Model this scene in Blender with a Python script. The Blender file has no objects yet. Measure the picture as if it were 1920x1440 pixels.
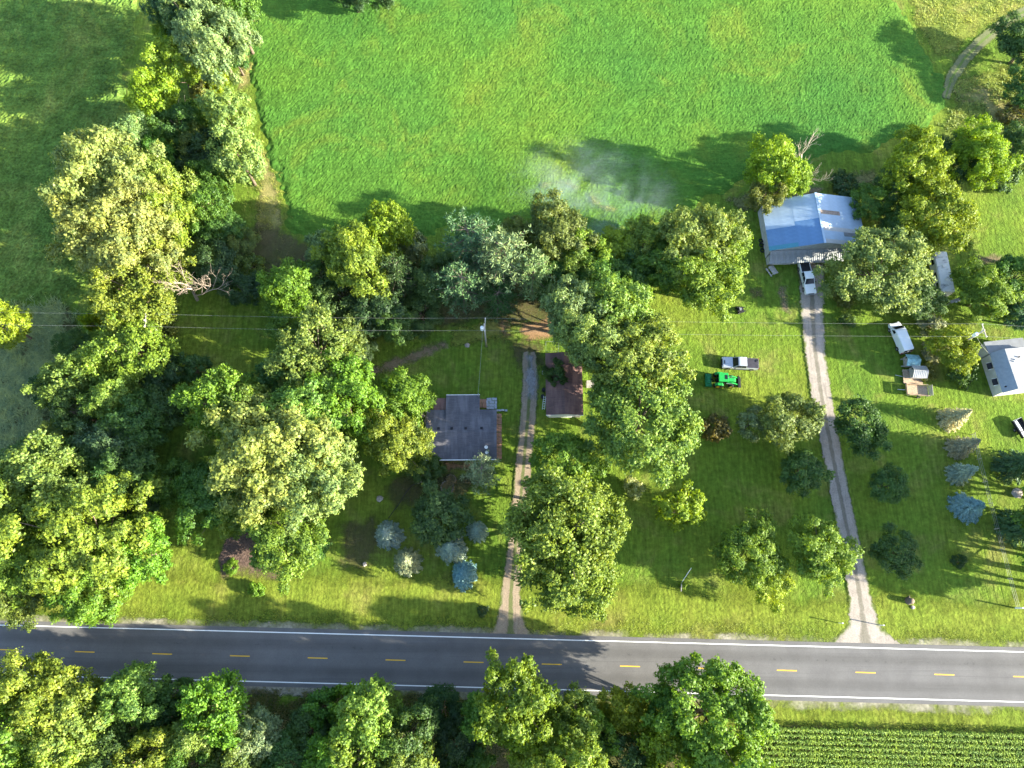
import bpy, bmesh, math, random
import numpy as np
from mathutils import Vector, Matrix
R = math.radians

# ------------------------------------------------------------------ camera, sky, sun, exposure
sc = bpy.context.scene
CAM_H, TILT, FPX = 120.0, R(17.3), 1350.0          # drone height (m), tilt from straight down, focal length (px of a 1920 frame)
cam = bpy.data.cameras.new('camera')
cam.sensor_width = 36.0; cam.lens = 36.0 * FPX / 1920.0
cam.clip_start = 0.5; cam.clip_end = 4000
camo = bpy.data.objects.new('camera', cam); sc.collection.objects.link(camo)
camo.location = (0, 0, CAM_H); camo.rotation_euler = (TILT, 0, 0)
sc.camera = camo

SUN_EL, SUN_AZ = R(18.0), R(-11.5)                     # azimuth measured from +x; the sun stands in the east, a little south
sund = Vector((math.cos(SUN_EL)*math.cos(SUN_AZ), math.cos(SUN_EL)*math.sin(SUN_AZ), math.sin(SUN_EL)))
w = bpy.data.worlds.new('World'); sc.world = w; w.use_nodes = True
nt = w.node_tree; bg = nt.nodes['Background']
sky = nt.nodes.new('ShaderNodeTexSky'); sky.sky_type = 'NISHITA'; sky.sun_disc = False
sky.sun_elevation = SUN_EL; sky.sun_rotation = math.atan2(sund.x, sund.y); sky.altitude = 200
nt.links.new(sky.outputs[0], bg.inputs[0]); bg.inputs[1].default_value = 0.125
sl = bpy.data.lights.new('sun', 'SUN'); sl.energy = 5.0; sl.angle = R(0.55); sl.color = (1.0, 0.93, 0.74)
so = bpy.data.objects.new('sun', sl); sc.collection.objects.link(so)
so.rotation_euler = sund.to_track_quat('Z', 'Y').to_euler(); so.location = (0, 0, 200)
vs = sc.view_settings
vs.view_transform = 'Standard'; vs.look = 'None'; vs.gamma = 1.0; vs.use_curve_mapping = False
vs.exposure = 2.35
cy = sc.cycles
cy.max_bounces = 5; cy.diffuse_bounces = 3; cy.glossy_bounces = 2; cy.transmission_bounces = 3
cy.transparent_max_bounces = 24; cy.volume_bounces = 0; cy.caustics_reflective = False; cy.caustics_refractive = False
cy.use_denoising = True

rng = np.random.default_rng(7); random.seed(7)
COL = sc.collection
cT, sT = math.cos(TILT), math.sin(TILT)

# ------------------------------------------------------------------ helpers
def depth_at(px, py, z=0.0):
    cyy = -(py-720)/FPX
    return (CAM_H - z)/(cT - cyy*sT)
def P(px, py, z=0.0):
    """survey point: map coordinates of a spot read off the photograph, at height z"""
    t = depth_at(px, py, z); cyy = -(py-720)/FPX
    return Vector(((px-960)/FPX*t, (cyy*cT + sT)*t, z))
def ppm(px, py, z=0.0): return FPX/depth_at(px, py, z)

def tag(o, label=None, cat=None, group=None, kind=None):
    if label: o['label'] = label
    if cat: o['category'] = cat
    if group: o['group'] = group
    if kind: o['kind'] = kind
    return o
def empty(name, loc=(0,0,0), rz=0.0, label=None, cat=None, group=None):
    o = bpy.data.objects.new(name, None); COL.objects.link(o)
    o.location = loc; o.rotation_euler = (0, 0, rz); o.empty_display_size = 0.3
    return tag(o, label, cat, group)
def link(name, me, mat=None, parent=None, loc=None, rot=None):
    o = bpy.data.objects.new(name, me); COL.objects.link(o)
    if mat is not None and len(me.materials) == 0: me.materials.append(mat)
    if parent is not None: o.parent = parent
    if loc is not None: o.location = loc
    if rot is not None: o.rotation_euler = rot
    return o
def mesh_np(name, verts, faces, k):
    """verts (n,3), faces (m,k) -> mesh"""
    me = bpy.data.meshes.new(name); verts = np.asarray(verts, np.float32).reshape(-1, 3); faces = np.asarray(faces, np.int32).reshape(-1, k)
    me.vertices.add(len(verts)); me.vertices.foreach_set('co', verts.ravel())
    me.loops.add(faces.size); me.loops.foreach_set('vertex_index', faces.ravel())
    me.polygons.add(len(faces)); me.polygons.foreach_set('loop_start', np.arange(0, faces.size, k, dtype=np.int32))
    me.update(calc_edges=True); return me
class MB:
    """collects boxes, tubes and lofts into one mesh object"""
    def __init__(s): s.v = []; s.f = []
    def add(s, vs_, fs):
        n = len(s.v); s.v += [tuple(v) for v in vs_]; s.f += [tuple(i+n for i in f) for f in fs]; return s
    def box(s, c, d, rz=0.0, M=None):
        x, y, z = [q/2 for q in d]
        pts = [Vector((a*x, b*y, e*z)) for a in (-1,1) for b in (-1,1) for e in (-1,1)]
        m = Matrix.Translation(c) @ (Matrix.Rotation(rz, 4, 'Z') if M is None else M)
        return s.add([m @ p for p in pts], [(0,1,3,2),(4,6,7,5),(0,4,5,1),(2,3,7,6),(0,2,6,4),(1,5,7,3)])
    def bar(s, a, b, wd, h=None):
        a, b = Vector(a), Vector(b); d = b-a
        return s.box((a+b)/2, (wd, h or wd, d.length), M=d.to_track_quat('Z', 'Y').to_matrix().to_4x4())
    def tube(s, pts, rad, n=6, caps=True):
        pts = [Vector(p) for p in pts]; rad = rad if hasattr(rad, '__len__') else [rad]*len(pts)
        ring = []
        for i, p in enumerate(pts):
            d = (pts[min(i+1, len(pts)-1)] - pts[max(i-1, 0)]).normalized()
            u = d.orthogonal().normalized() if i == 0 else (u - d*u.dot(d)).normalized()
            v = d.cross(u)
            ring += [p + (u*math.cos(2*math.pi*k/n) + v*math.sin(2*math.pi*k/n))*rad[i] for k in range(n)]
        fs = [(i*n+k, i*n+(k+1)%n, (i+1)*n+(k+1)%n, (i+1)*n+k) for i in range(len(pts)-1) for k in range(n)]
        if caps: fs += [tuple(range(n-1, -1, -1)), tuple(range((len(pts)-1)*n, len(pts)*n))]
        return s.add(ring, fs)
    def cyl(s, c, r, h, axis='Z', n=16):
        c = Vector(c); d = {'X': Vector((1,0,0)), 'Y': Vector((0,1,0)), 'Z': Vector((0,0,1))}[axis]
        return s.tube([c-d*h/2, c+d*h/2], r, n)
    def prism(s, prof, y0, y1, hw=None):
        """side profile (x,z) extruded along y; hw(z) scales the half width"""
        n = len(prof); f = hw or (lambda x, z: 1.0)
        a = [(x, y0*f(x, z), z) for x, z in prof]; b = [(x, y1*f(x, z), z) for x, z in prof]
        return s.add(a+b, [tuple(range(n-1, -1, -1)), tuple(range(n, 2*n))] + [(i, (i+1)%n, n+(i+1)%n, n+i) for i in range(n)])
    def slab(s, q, t):
        """quad given by four corners, thickened downward along its normal"""
        q = [Vector(p) for p in q]; nrm = (q[1]-q[0]).cross(q[3]-q[0]).normalized()
        if nrm.z < 0: nrm = -nrm
        return s.add(q + [p - nrm*t for p in q], [(0,1,2,3),(7,6,5,4),(0,4,5,1),(1,5,6,2),(2,6,7,3),(3,7,4,0)])
    def mesh(s, name, bevel=0.0, seg=2, smooth=False):
        me = bpy.data.meshes.new(name); bm = bmesh.new()
        vv = [bm.verts.new(v) for v in s.v]
        for f in s.f:
            try: bm.faces.new([vv[i] for i in f])
            except ValueError: pass
        bmesh.ops.recalc_face_normals(bm, faces=bm.faces)
        if bevel: bmesh.ops.bevel(bm, geom=list(bm.edges), offset=bevel, segments=seg, affect='EDGES', clamp_overlap=True)
        if smooth:
            for f in bm.faces: f.smooth = True
        bm.to_mesh(me); bm.free(); return me
    def build(s, name, mat, parent=None, loc=None, rot=None, bevel=0.0, seg=2, smooth=False):
        return link(name, s.mesh(name, bevel, seg, smooth), mat, parent, loc, rot)

# ------------------------------------------------------------------ materials
class NT:
    def __init__(s, name):
        s.m = bpy.data.materials.new(name); s.m.use_nodes = True; s.t = s.m.node_tree
        s.b = s.t.nodes['Principled BSDF']; s.o = s.t.nodes['Material Output']
        s.b.inputs['Specular IOR Level'].default_value = 0.25
    def n(s, typ, **kw):
        x = s.t.nodes.new(typ)
        for k, v in kw.items():
            if k in x.inputs: x.inputs[k].default_value = v
            else: setattr(x, k, v)
        return x
    def l(s, a, b): s.t.links.new(a, b)
    def pos(s, obj=False, scale=None):
        if obj: v = s.n('ShaderNodeTexCoord').outputs['Object']
        else: v = s.n('ShaderNodeNewGeometry').outputs['Position']
        if scale:
            mp = s.n('ShaderNodeMapping'); mp.inputs['Scale'].default_value = scale; s.l(v, mp.inputs['Vector']); v = mp.outputs[0]
        return v
    def noise(s, v, scale, detail=3, rough=0.55, dist=0.0):
        x = s.n('ShaderNodeTexNoise'); x.inputs['Scale'].default_value = scale; x.inputs['Detail'].default_value = detail
        x.inputs['Roughness'].default_value = rough; x.inputs['Distortion'].default_value = dist; s.l(v, x.inputs['Vector']); return x.outputs['Fac']
    def ramp(s, fac, stops):
        x = s.n('ShaderNodeValToRGB'); e = x.color_ramp.elements
        while len(e) < len(stops): e.new(0.5)
        for i, (p, c) in enumerate(stops):
            e[i].position = p; e[i].color = (c, c, c, 1) if not hasattr(c, '__len__') else (*c, 1)
        s.l(fac, x.inputs[0]); return x.outputs['Color']
    def mix(s, fac, a, b, mode='MIX'):
        x = s.n('ShaderNodeMix', data_type='RGBA', blend_type=mode)
        for sock, v in ((x.inputs[0], fac), (x.inputs[6], a), (x.inputs[7], b)):
            if hasattr(v, 'links'): s.l(v, sock)
            elif hasattr(v, '__len__'): sock.default_value = (*v, 1)
            else: sock.default_value = v
        return x.outputs[2]
    def math(s, op, a, b=None, c=None, clamp=False):
        x = s.n('ShaderNodeMath', operation=op); x.use_clamp = clamp
        for i, v in enumerate((a, b, c)):
            if v is None: continue
            if hasattr(v, 'links'): s.l(v, x.inputs[i])
            else: x.inputs[i].default_value = v
        return x.outputs[0]
    def rng(s, v, a, b, c=0.0, d=1.0):
        x = s.n('ShaderNodeMapRange'); x.interpolation_type = 'SMOOTHSTEP'
        for i, q in enumerate((a, b, c, d)): x.inputs[i+1].default_value = q
        s.l(v, x.inputs[0]); return x.outputs[0]
    def sep(s, v):
        x = s.n('ShaderNodeSeparateXYZ'); s.l(v, x.inputs[0]); return x.outputs
    def attr(s, name): return s.n('ShaderNodeAttribute', attribute_name=name).outputs['Fac']
    def bump(s, h, strength=0.5, dist=0.1):
        x = s.n('ShaderNodeBump'); x.inputs['Strength'].default_value = strength; x.inputs['Distance'].default_value = dist
        s.l(h, x.inputs['Height']); s.l(x.outputs[0], s.b.inputs['Normal'])
    def col(s, c):
        if hasattr(c, 'links'): s.l(c, s.b.inputs['Base Color'])
        else: s.b.inputs['Base Color'].default_value = (*c, 1)
    def alpha(s, a): s.l(a, s.b.inputs['Alpha'])
    def set(s, **kw):
        for k, v in kw.items(): s.b.inputs[k.replace('_', ' ')].default_value = v
        return s.m
def simple(name, c, rough=0.6, metal=0.0, var=0.12, scale=4.0, obj=True):
    k = NT(name); f = k.noise(k.pos(obj), scale, 4)
    k.col(k.ramp(f, [(0.3, tuple(q*(1-var) for q in c)), (0.7, tuple(min(1, q*(1+var)) for q in c))]))
    return k.set(Roughness=rough, Metallic=metal)
def leafmat(name, translucent=0.3, rough=0.55):
    k = NT(name); oi = k.n('ShaderNodeObjectInfo'); ge = k.n('ShaderNodeNewGeometry')
    r = ge.outputs['Random Per Island']
    big = k.noise(k.pos(False), 0.5, 3)
    v = k.math('ADD', k.math('MULTIPLY', r, 0.42), k.math('MULTIPLY', big, 0.95))
    dk = k.mix(1.0, oi.outputs['Color'], (0.5, 0.66, 0.62), 'MULTIPLY')
    lt = k.mix(1.0, oi.outputs['Color'], (1.48, 1.42, 0.98), 'MULTIPLY')
    c = k.mix(k.rng(v, 0.3, 1.1), dk, lt); c = k.mix(k.rng(k.noise(k.pos(False), 0.28, 2), 0.48, 0.72, 0, 0.6), c, k.mix(1.0, c, (1.18, 1.1, 0.75), 'MULTIPLY'))
    df = k.n('ShaderNodeBsdfDiffuse'); tr = k.n('ShaderNodeBsdfTranslucent'); mx = k.n('ShaderNodeMixShader')
    gl = k.n('ShaderNodeBsdfGlossy'); gl.inputs['Roughness'].default_value = rough; gl.inputs['Color'].default_value = (0.9, 0.95, 1, 1)
    m2 = k.n('ShaderNodeMixShader'); m2.inputs[0].default_value = 0.02
    tc = k.mix(1.0, c, (1.35, 1.25, 0.55), 'MULTIPLY')
    k.l(c, df.inputs[0]); k.l(tc, tr.inputs[0]); mx.inputs[0].default_value = translucent
    k.l(df.outputs[0], mx.inputs[1]); k.l(tr.outputs[0], mx.inputs[2])
    k.l(mx.outputs[0], m2.inputs[1]); k.l(gl.outputs[0], m2.inputs[2]); k.l(m2.outputs[0], k.o.inputs['Surface'])
    return k.m
M = {}
M['leaf'] = leafmat('leaf', 0.4); M['needle'] = leafmat('needle', 0.1)
M['bark'] = simple('bark', (0.16, 0.12, 0.09), 0.9, var=0.35, scale=6)
M['bark_pale'] = simple('bark_pale', (0.42, 0.36, 0.29), 0.85, var=0.25, scale=5)
M['twig'] = simple('dead_twig', (0.36, 0.29, 0.23), 0.9, var=0.25, scale=3)
M['white'] = simple('white_paint', (0.78, 0.78, 0.76), 0.5, var=0.05)
M['carwhite'] = simple('car_paint_white', (0.8, 0.81, 0.82), 0.25, var=0.02); M['carwhite'].node_tree.nodes['Principled BSDF'].inputs['Coat Weight'].default_value = 0.6
M['silver'] = simple('car_paint_silver', (0.46, 0.49, 0.54), 0.28, 0.35, var=0.03)
M['glass'] = simple('dark_glass', (0.012, 0.015, 0.022), 0.08, var=0.1)
M['black'] = simple('black_plastic', (0.018, 0.018, 0.022), 0.55, var=0.3)
M['tonneau'] = simple('tonneau_vinyl', (0.035, 0.033, 0.045), 0.6, var=0.25, scale=2)
M['tyre'] = simple('tyre_rubber', (0.02, 0.02, 0.021), 0.85)
M['rim'] = simple('rim_metal', (0.45, 0.45, 0.47), 0.35, 0.7)
M['tgreen'] = simple('tractor_green', (0.015, 0.26, 0.05), 0.38, var=0.15)
M['tgreen_dark'] = simple('implement_green', (0.01, 0.16, 0.06), 0.5, var=0.3)
M['tyellow'] = simple('tractor_yellow', (0.75, 0.48, 0.02), 0.4)
M['lamp_red'] = simple('lamp_red', (0.4, 0.02, 0.02), 0.3); M['lamp_clear'] = simple('lamp_clear', (0.7, 0.7, 0.68), 0.15)
M['wood'] = simple('weathered_wood', (0.38, 0.28, 0.19), 0.85, var=0.3, scale=3)
M['wood_grey'] = simple('grey_wood', (0.33, 0.31, 0.29), 0.85, var=0.25, scale=3)
M['steel'] = simple('steel', (0.4, 0.42, 0.44), 0.45, 0.6)
M['wire'] = simple('wire', (0.36, 0.36, 0.34), 0.5, 0.3)
M['pole'] = simple('pole_wood', (0.42, 0.38, 0.33), 0.9, var=0.2)
M['concrete'] = simple('concrete', (0.4, 0.36, 0.32), 0.9, var=0.2, scale=3)
M['paver'] = simple('stone_paver', (0.34, 0.37, 0.4), 0.85, var=0.25, scale=2)
M['brick'] = simple('brick_paver', (0.3, 0.17, 0.11), 0.9, var=0.35, scale=2.5)
M['stone'] = simple('field_stone', (0.36, 0.31, 0.27), 0.9, var=0.35, scale=3)
M['siding'] = simple('white_siding', (0.55, 0.55, 0.53), 0.6, var=0.1, scale=2)
M['tarp'] = simple('blue_tarp', (0.06, 0.25, 0.42), 0.4, var=0.2)
M['metal_white'] = simple('white_metal_roof', (0.42, 0.42, 0.42), 0.5, 0.15, var=0.12, scale=1.2)
M['metal_pale'] = simple('sky_tinted_sheet', (0.34, 0.44, 0.55), 0.45, 0.1, var=0.1, scale=0.9)  # galvanised metal; its sky-reflection tint is put into the base colour
M['metal_blue'] = simple('blue_sheet', (0.12, 0.23, 0.4), 0.45, 0.1, var=0.12, scale=0.9)
M['metal_teal'] = simple('teal_sheet', (0.07, 0.24, 0.32), 0.45, 0.1, var=0.1)
M['metal_grey'] = simple('galvanised_sheet', (0.2, 0.21, 0.22), 0.55, 0.15, var=0.22, scale=1.3)
M['metal_rust'] = simple('rusty_sheet', (0.28, 0.22, 0.18), 0.8, 0.1, var=0.3)
M['teal_roof'] = simple('worn_teal_roof', (0.2, 0.36, 0.38), 0.6, var=0.45, scale=1.6)
M['barn_wall'] = simple('grey_barn_wall', (0.34, 0.35, 0.36), 0.8, var=0.2, scale=1.5)
M['roof_shade_blue'] = simple('shade_blue_roofing', (0.24, 0.28, 0.33), 0.8, var=0.12, scale=2)  # blue of the roof slope facing off the sun: shade put into the colour
M['roof_light'] = simple('light_roofing', (0.22, 0.23, 0.25), 0.75, var=0.12, scale=1)
def shingle(name, a, b, row=0.16):
    k = NT(name); p = k.pos(True); br = k.n('ShaderNodeTexBrick'); br.inputs['Scale'].default_value = 1.0
    br.inputs['Color1'].default_value = (*a, 1); br.inputs['Color2'].default_value = (*b, 1); br.inputs['Mortar'].default_value = (*[q*0.5 for q in a], 1)
    br.inputs['Mortar Size'].default_value = 0.008; br.inputs['Brick Width'].default_value = 0.9; br.inputs['Row Height'].default_value = row
    k.l(p, br.inputs['Vector']); st = k.noise(k.pos(True, (0.5, 0.12, 0.12)), 2.2, 4)
    c = k.mix(k.rng(st, 0.4, 0.7, 0, 0.5), br.outputs['Color'], tuple(min(1, q*1.7) for q in b)); k.col(c)
    k.bump(br.outputs['Fac'], 0.4, -0.02); return k.set(Roughness=0.9)
M['shingle'] = shingle('charcoal_shingle', (0.085, 0.085, 0.1), (0.115, 0.11, 0.125))
M['shingle_brown'] = shingle('brown_shingle', (0.125, 0.075, 0.07), (0.17, 0.1, 0.085))

def ground_mat(name, stops, fine=3.0, big=0.05, bumps=(4.0, 0.6, 0.18), streak=None, second=None, edge=False, alpha_noise=0.5, bright=0.35, soft=0.9, amax=1.0):
    """grass or soil: large patches (stops), fine mottling, relief; edge = fades out along attribute 'edge'"""
    k = NT(name); p = k.pos()
    f = k.noise(p, big, 5, 0.6); c = k.ramp(f, stops)
    if second:
        sc_, lo, hi, cc = second; c = k.mix(k.rng(k.noise(p, sc_, 4, 0.6, 0.4), lo, hi), c, cc)
    g = k.noise(p, fine, 4, 0.65); c = k.mix(1.0, c, k.ramp(g, [(0.3, 1-bright), (0.7, 1+bright)]), 'MULTIPLY')
    if streak:
        g2 = k.noise(k.pos(False, streak), 1.0, 3, 0.6); c = k.mix(1.0, c, k.ramp(g2, [(0.35, 0.78), (0.65, 1.2)]), 'MULTIPLY')
    k.col(c)
    if bumps: k.bump(k.noise(p, bumps[0], 4, 0.7), bumps[1], bumps[2])
    if edge:
        a = k.math('ADD', k.attr('edge'), k.math('MULTIPLY', k.math('SUBTRACT', k.noise(p, alpha_noise, 6, 0.7), 0.5), 5.0*soft))
        k.alpha(k.rng(a, -0.7*soft, 1.1*soft, 0.0, amax))
    k.set(Roughness=0.95); k.b.inputs['Specular IOR Level'].default_value = 0.1
    return k.m
M['lawn'] = ground_mat('lawn', [(0.3, (0.07, 0.14, 0.018)), (0.5, (0.108, 0.172, 0.019)), (0.7, (0.165, 0.195, 0.026))], 1.3, 0.045,
                       (1.7, 0.9, 0.32), second=(0.16, 0.48, 0.75, (0.16, 0.175, 0.04)), streak=(2.0, 0.25, 1), bright=0.3)
M['verge'] = ground_mat('verge_grass', [(0.3, (0.11, 0.165, 0.018)), (0.55, (0.15, 0.185, 0.024)), (0.75, (0.2, 0.185, 0.05))], 1.5, 0.1,
                        (2.2, 0.8, 0.22), streak=(2.4, 0.22, 1), edge=True, alpha_noise=0.14, soft=2.2)
def crop_mat(name, a, b, c_, dry, mott=0.25):
    k = NT(name); p = k.pos(); c = k.ramp(k.noise(p, 0.018, 5, 0.6), [(0.35, a), (0.5, b), (0.65, c_)])
    c = k.mix(k.rng(k.noise(p, 0.07, 5, 0.65, 0.6), 0.5, 0.75, 0, 0.6), c, dry)
    rows = k.noise(k.pos(False, (0.25, 2.4, 1)), 1.0, 3, 0.6); c = k.mix(1.0, c, k.ramp(rows, [(0.35, 0.88), (0.65, 1.12)]), 'MULTIPLY')
    g = k.noise(p, 2.2, 4, 0.7); c = k.mix(1.0, c, k.ramp(g, [(0.3, 1-mott), (0.7, 1+mott)]), 'MULTIPLY'); c = k.mix(1.0, c, k.ramp(k.noise(p, 0.35, 5, 0.7), [(0.3, 1-mott*.8), (0.7, 1+mott*.8)]), 'MULTIPLY'); k.col(c); k.bump(g, 0.5, 0.15)
    k.b.inputs['Specular IOR Level'].default_value = 0.1; return k.set(Roughness=0.95)
M['crop'] = crop_mat('crop_leaves', (0.042, 0.122, 0.02), (0.06, 0.138, 0.018), (0.092, 0.156, 0.018), (0.135, 0.168, 0.022))
M['crop_weedy'] = crop_mat('weedy_crop_leaves', (0.065, 0.13, 0.025), (0.09, 0.15, 0.026), (0.13, 0.18, 0.03), (0.21, 0.22, 0.05), 0.5)
M['meadow'] = ground_mat('meadow_grass', [(0.3, (0.12, 0.17, 0.03)), (0.5, (0.17, 0.2, 0.035)), (0.7, (0.24, 0.225, 0.06))], 2.2, 0.14, (3.0, 0.9, 0.4), edge=True, streak=(0.6, 2.0, 1))
M['dry_grass'] = ground_mat('dry_grass', [(0.3, (0.2, 0.19, 0.06)), (0.5, (0.26, 0.235, 0.09)), (0.7, (0.17, 0.19, 0.045))], 3.0, 0.3, (4.0, 0.8, 0.25), edge=True)
M['rough_grass'] = ground_mat('rough_grass', [(0.3, (0.1, 0.115, 0.04)), (0.5, (0.145, 0.15, 0.06)), (0.7, (0.2, 0.19, 0.1))], 2.0, 0.2, (2.5, 0.9, 0.4), edge=True)
M['dirt'] = ground_mat('bare_dirt', [(0.3, (0.16, 0.125, 0.075)), (0.6, (0.22, 0.17, 0.11))], 3.0, 0.4, (5.0, 0.5, 0.06), edge=True, amax=0.75, soft=0.7)
M['leaf_litter'] = ground_mat('leaf_litter', [(0.3, (0.075, 0.08, 0.03)), (0.6, (0.115, 0.09, 0.05))], 3.0, 0.3, (5.0, 0.7, 0.1), edge=True, amax=0.62, soft=1.1)
M['orange_dirt'] = ground_mat('orange_straw', [(0.3, (0.24, 0.145, 0.075)), (0.6, (0.33, 0.2, 0.11))], 3.5, 0.5, (5.0, 0.6, 0.08), edge=True, amax=0.85)
M['mulch'] = ground_mat('bark_mulch', [(0.3, (0.095, 0.065, 0.055)), (0.6, (0.14, 0.095, 0.075))], 5.0, 0.4, (3.0, 1.0, 0.2), edge=True, bright=0.5, soft=0.3)
M['gravel_edge'] = ground_mat('gravel_shoulder', [(0.3, (0.2, 0.18, 0.13)), (0.6, (0.28, 0.26, 0.2))], 2.5, 0.3, (4.0, 0.6, 0.05), edge=True, soft=0.35)
M['pale_gravel'] = ground_mat('pale_gravel', [(0.3, (0.26, 0.26, 0.27)), (0.6, (0.36, 0.35, 0.36))], 4.0, 0.4, (7.0, 0.6, 0.05), edge=True, alpha_noise=0.3, soft=0.8, amax=0.7)
def drive_mat(name, a, b, mid, midamt, grassy):
    k = NT(name); p = k.pos(); lat = k.attr('lat'); ab = k.math('ABSOLUTE', lat)
    n1 = k.noise(p, 0.5, 5, 0.6); c = k.ramp(n1, [(0.3, a), (0.7, b)])
    st = k.noise(k.pos(False, (3.0, 0.18, 1)), 1.0, 4, 0.6)
    c = k.mix(k.rng(st, 0.5, 0.75, 0, 0.55), c, tuple(q*0.62 for q in a))
    m_ = k.math('ADD', k.rng(ab, 0.05, 0.42, 1.0, 0.0), k.math('MULTIPLY', k.math('SUBTRACT', k.noise(p, 0.9, 5, 0.7), 0.5), 1.3))
    c = k.mix(k.rng(m_, 0.45, 0.95, 0, midamt), c, mid)
    if grassy: c = k.mix(k.rng(k.math('ADD', ab, k.math('MULTIPLY', k.math('SUBTRACT', n1, 0.5), 1.2)), 0.75, 1.05), c, (0.1, 0.13, 0.03))
    g = k.noise(p, 6.0, 3, 0.7); c = k.mix(1.0, c, k.ramp(g, [(0.3, 0.75), (0.7, 1.25)]), 'MULTIPLY'); k.col(c)
    k.bump(g, 0.6, 0.05)
    e = k.math('ADD', k.attr('edge'), k.math('MULTIPLY', k.math('SUBTRACT', k.noise(p, 1.6, 5, 0.7), 0.5), 1.5)); k.alpha(k.rng(e, -0.12, 0.2))
    return k.set(Roughness=0.95)
M['drive_gravel'] = drive_mat('gravel_driveway', (0.26, 0.225, 0.195), (0.37, 0.325, 0.285), (0.13, 0.12, 0.09), 0.75, True)
M['drive_dirt'] = drive_mat('dirt_driveway', (0.24, 0.185, 0.13), (0.32, 0.255, 0.185), (0.11, 0.13, 0.045), 0.95, True)
M['track'] = drive_mat('farm_track', (0.11, 0.135, 0.05), (0.17, 0.165, 0.09), (0.1, 0.15, 0.03), 0.95, True)
def asphalt():
    k = NT('asphalt'); p = k.pos(); lat = k.attr('lat')
    c = k.ramp(k.noise(p, 0.25, 5, 0.6), [(0.3, (0.108, 0.104, 0.104)), (0.7, (0.14, 0.135, 0.134))])
    s1 = k.noise(k.pos(False, (0.05, 2.2, 1)), 1.0, 4, 0.6); c = k.mix(k.rng(s1, 0.5, 0.75, 0, 0.5), c, (0.085, 0.083, 0.083))
    ab = k.math('ABSOLUTE', k.math('SUBTRACT', k.math('ABSOLUTE', lat), 0.47)); c = k.mix(k.rng(ab, 0.05, 0.3, 0.4, 0.0), c, (0.062, 0.06, 0.058))
    pk = k.noise(p, 1.4, 5, 0.75); up = k.rng(k.math('ABSOLUTE', k.math('SUBTRACT', lat, 0.42)), 0.0, 0.1, 1.0, 0.0)
    c = k.mix(k.math('MULTIPLY', k.rng(pk, 0.56, 0.64), k.math('MULTIPLY', up, 0.5)), c, (0.045, 0.045, 0.045))
    g = k.noise(p, 9.0, 3, 0.7); c = k.mix(1.0, c, k.ramp(g, [(0.3, 0.88), (0.7, 1.12)]), 'MULTIPLY'); k.col(c); k.bump(g, 0.25, 0.02)
    return k.set(Roughness=0.85)
M['asphalt'] = asphalt()
def paint(name, c):
    k = NT(name); p = k.pos(); k.col(c); k.alpha(k.rng(k.noise(p, 3.5, 5, 0.75), 0.25, 0.36)); return k.set(Roughness=0.6)
M['line_white'] = paint('white_road_paint', (0.8, 0.8, 0.78)); M['line_yellow'] = paint('yellow_road_paint', (0.72, 0.42, 0.03))

# ------------------------------------------------------------------ setting: ground sheets
def inpoly(x, y, poly):
    c = np.zeros(x.shape, bool); n = len(poly)
    for i in range(n):
        x1, y1 = poly[i]; x2, y2 = poly[(i+1) % n]
        if y1 == y2: continue
        c ^= ((y1 > y) != (y2 > y)) & (x < (x2-x1)*(y-y1)/(y2-y1)+x1)
    return c
def segdist(x, y, poly, closed=True):
    d = np.full(x.shape, 1e9); n = len(poly)
    for i in range(n if closed else n-1):
        ax, ay = poly[i]; bx, by = poly[(i+1) % n]; dx, dy = bx-ax, by-ay; L = dx*dx+dy*dy+1e-9
        t = np.clip(((x-ax)*dx+(y-ay)*dy)/L, 0, 1); d = np.minimum(d, np.hypot(x-ax-t*dx, y-ay-t*dy))
    return d
def grid_patch(name, poly, step, pad, zfun, mat, kind='structure', extra=None):
    """ground sheet on a grid, kept where it lies inside the outline (+pad); stores signed edge distance"""
    xs = [p[0] for p in poly]; ys = [p[1] for p in poly]
    gx = np.arange(min(xs)-pad, max(xs)+pad+step, step); gy = np.arange(min(ys)-pad, max(ys)+pad+step, step)
    X, Y = np.meshgrid(gx, gy, indexing='ij'); D = segdist(X, Y, poly); D = np.where(inpoly(X, Y, poly), D, -D)
    Z = zfun(X, Y, D); nx, ny = X.shape
    keep = D > -pad; idx = np.arange(nx*ny).reshape(nx, ny)
    q = np.stack([idx[:-1,:-1], idx[1:,:-1], idx[1:,1:], idx[:-1,1:]], -1).reshape(-1, 4)
    q = q[keep.ravel()[q].any(1)]; used, inv = np.unique(q, return_inverse=True)
    me = mesh_np(name, np.stack([X, Y, Z], -1).reshape(-1, 3)[used], inv.reshape(-1, 4), 4)
    a = me.attributes.new('edge', 'FLOAT', 'POINT'); a.data.foreach_set('value', D.ravel()[used].astype(np.float32))
    if extra is not None:
        b = me.attributes.new('lat', 'FLOAT', 'POINT'); b.data.foreach_set('value', extra(X, Y).ravel()[used].astype(np.float32))
    o = link(name, me, mat); o['kind'] = kind; return o
def pxpoly(pts, z=0): return [tuple(P(a, b, z)[:2]) for a, b in pts]
zlev = [0.004]
def patch(name, pts, mat, step=0.5, pad=1.2, world=False):
    pad = max(pad, 2.2)
    zlev[0] += 0.004; z = zlev[0]
    return grid_patch(name, pts if world else pxpoly(pts), step, pad, lambda X, Y, D: np.full(X.shape, z), M[mat])
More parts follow.
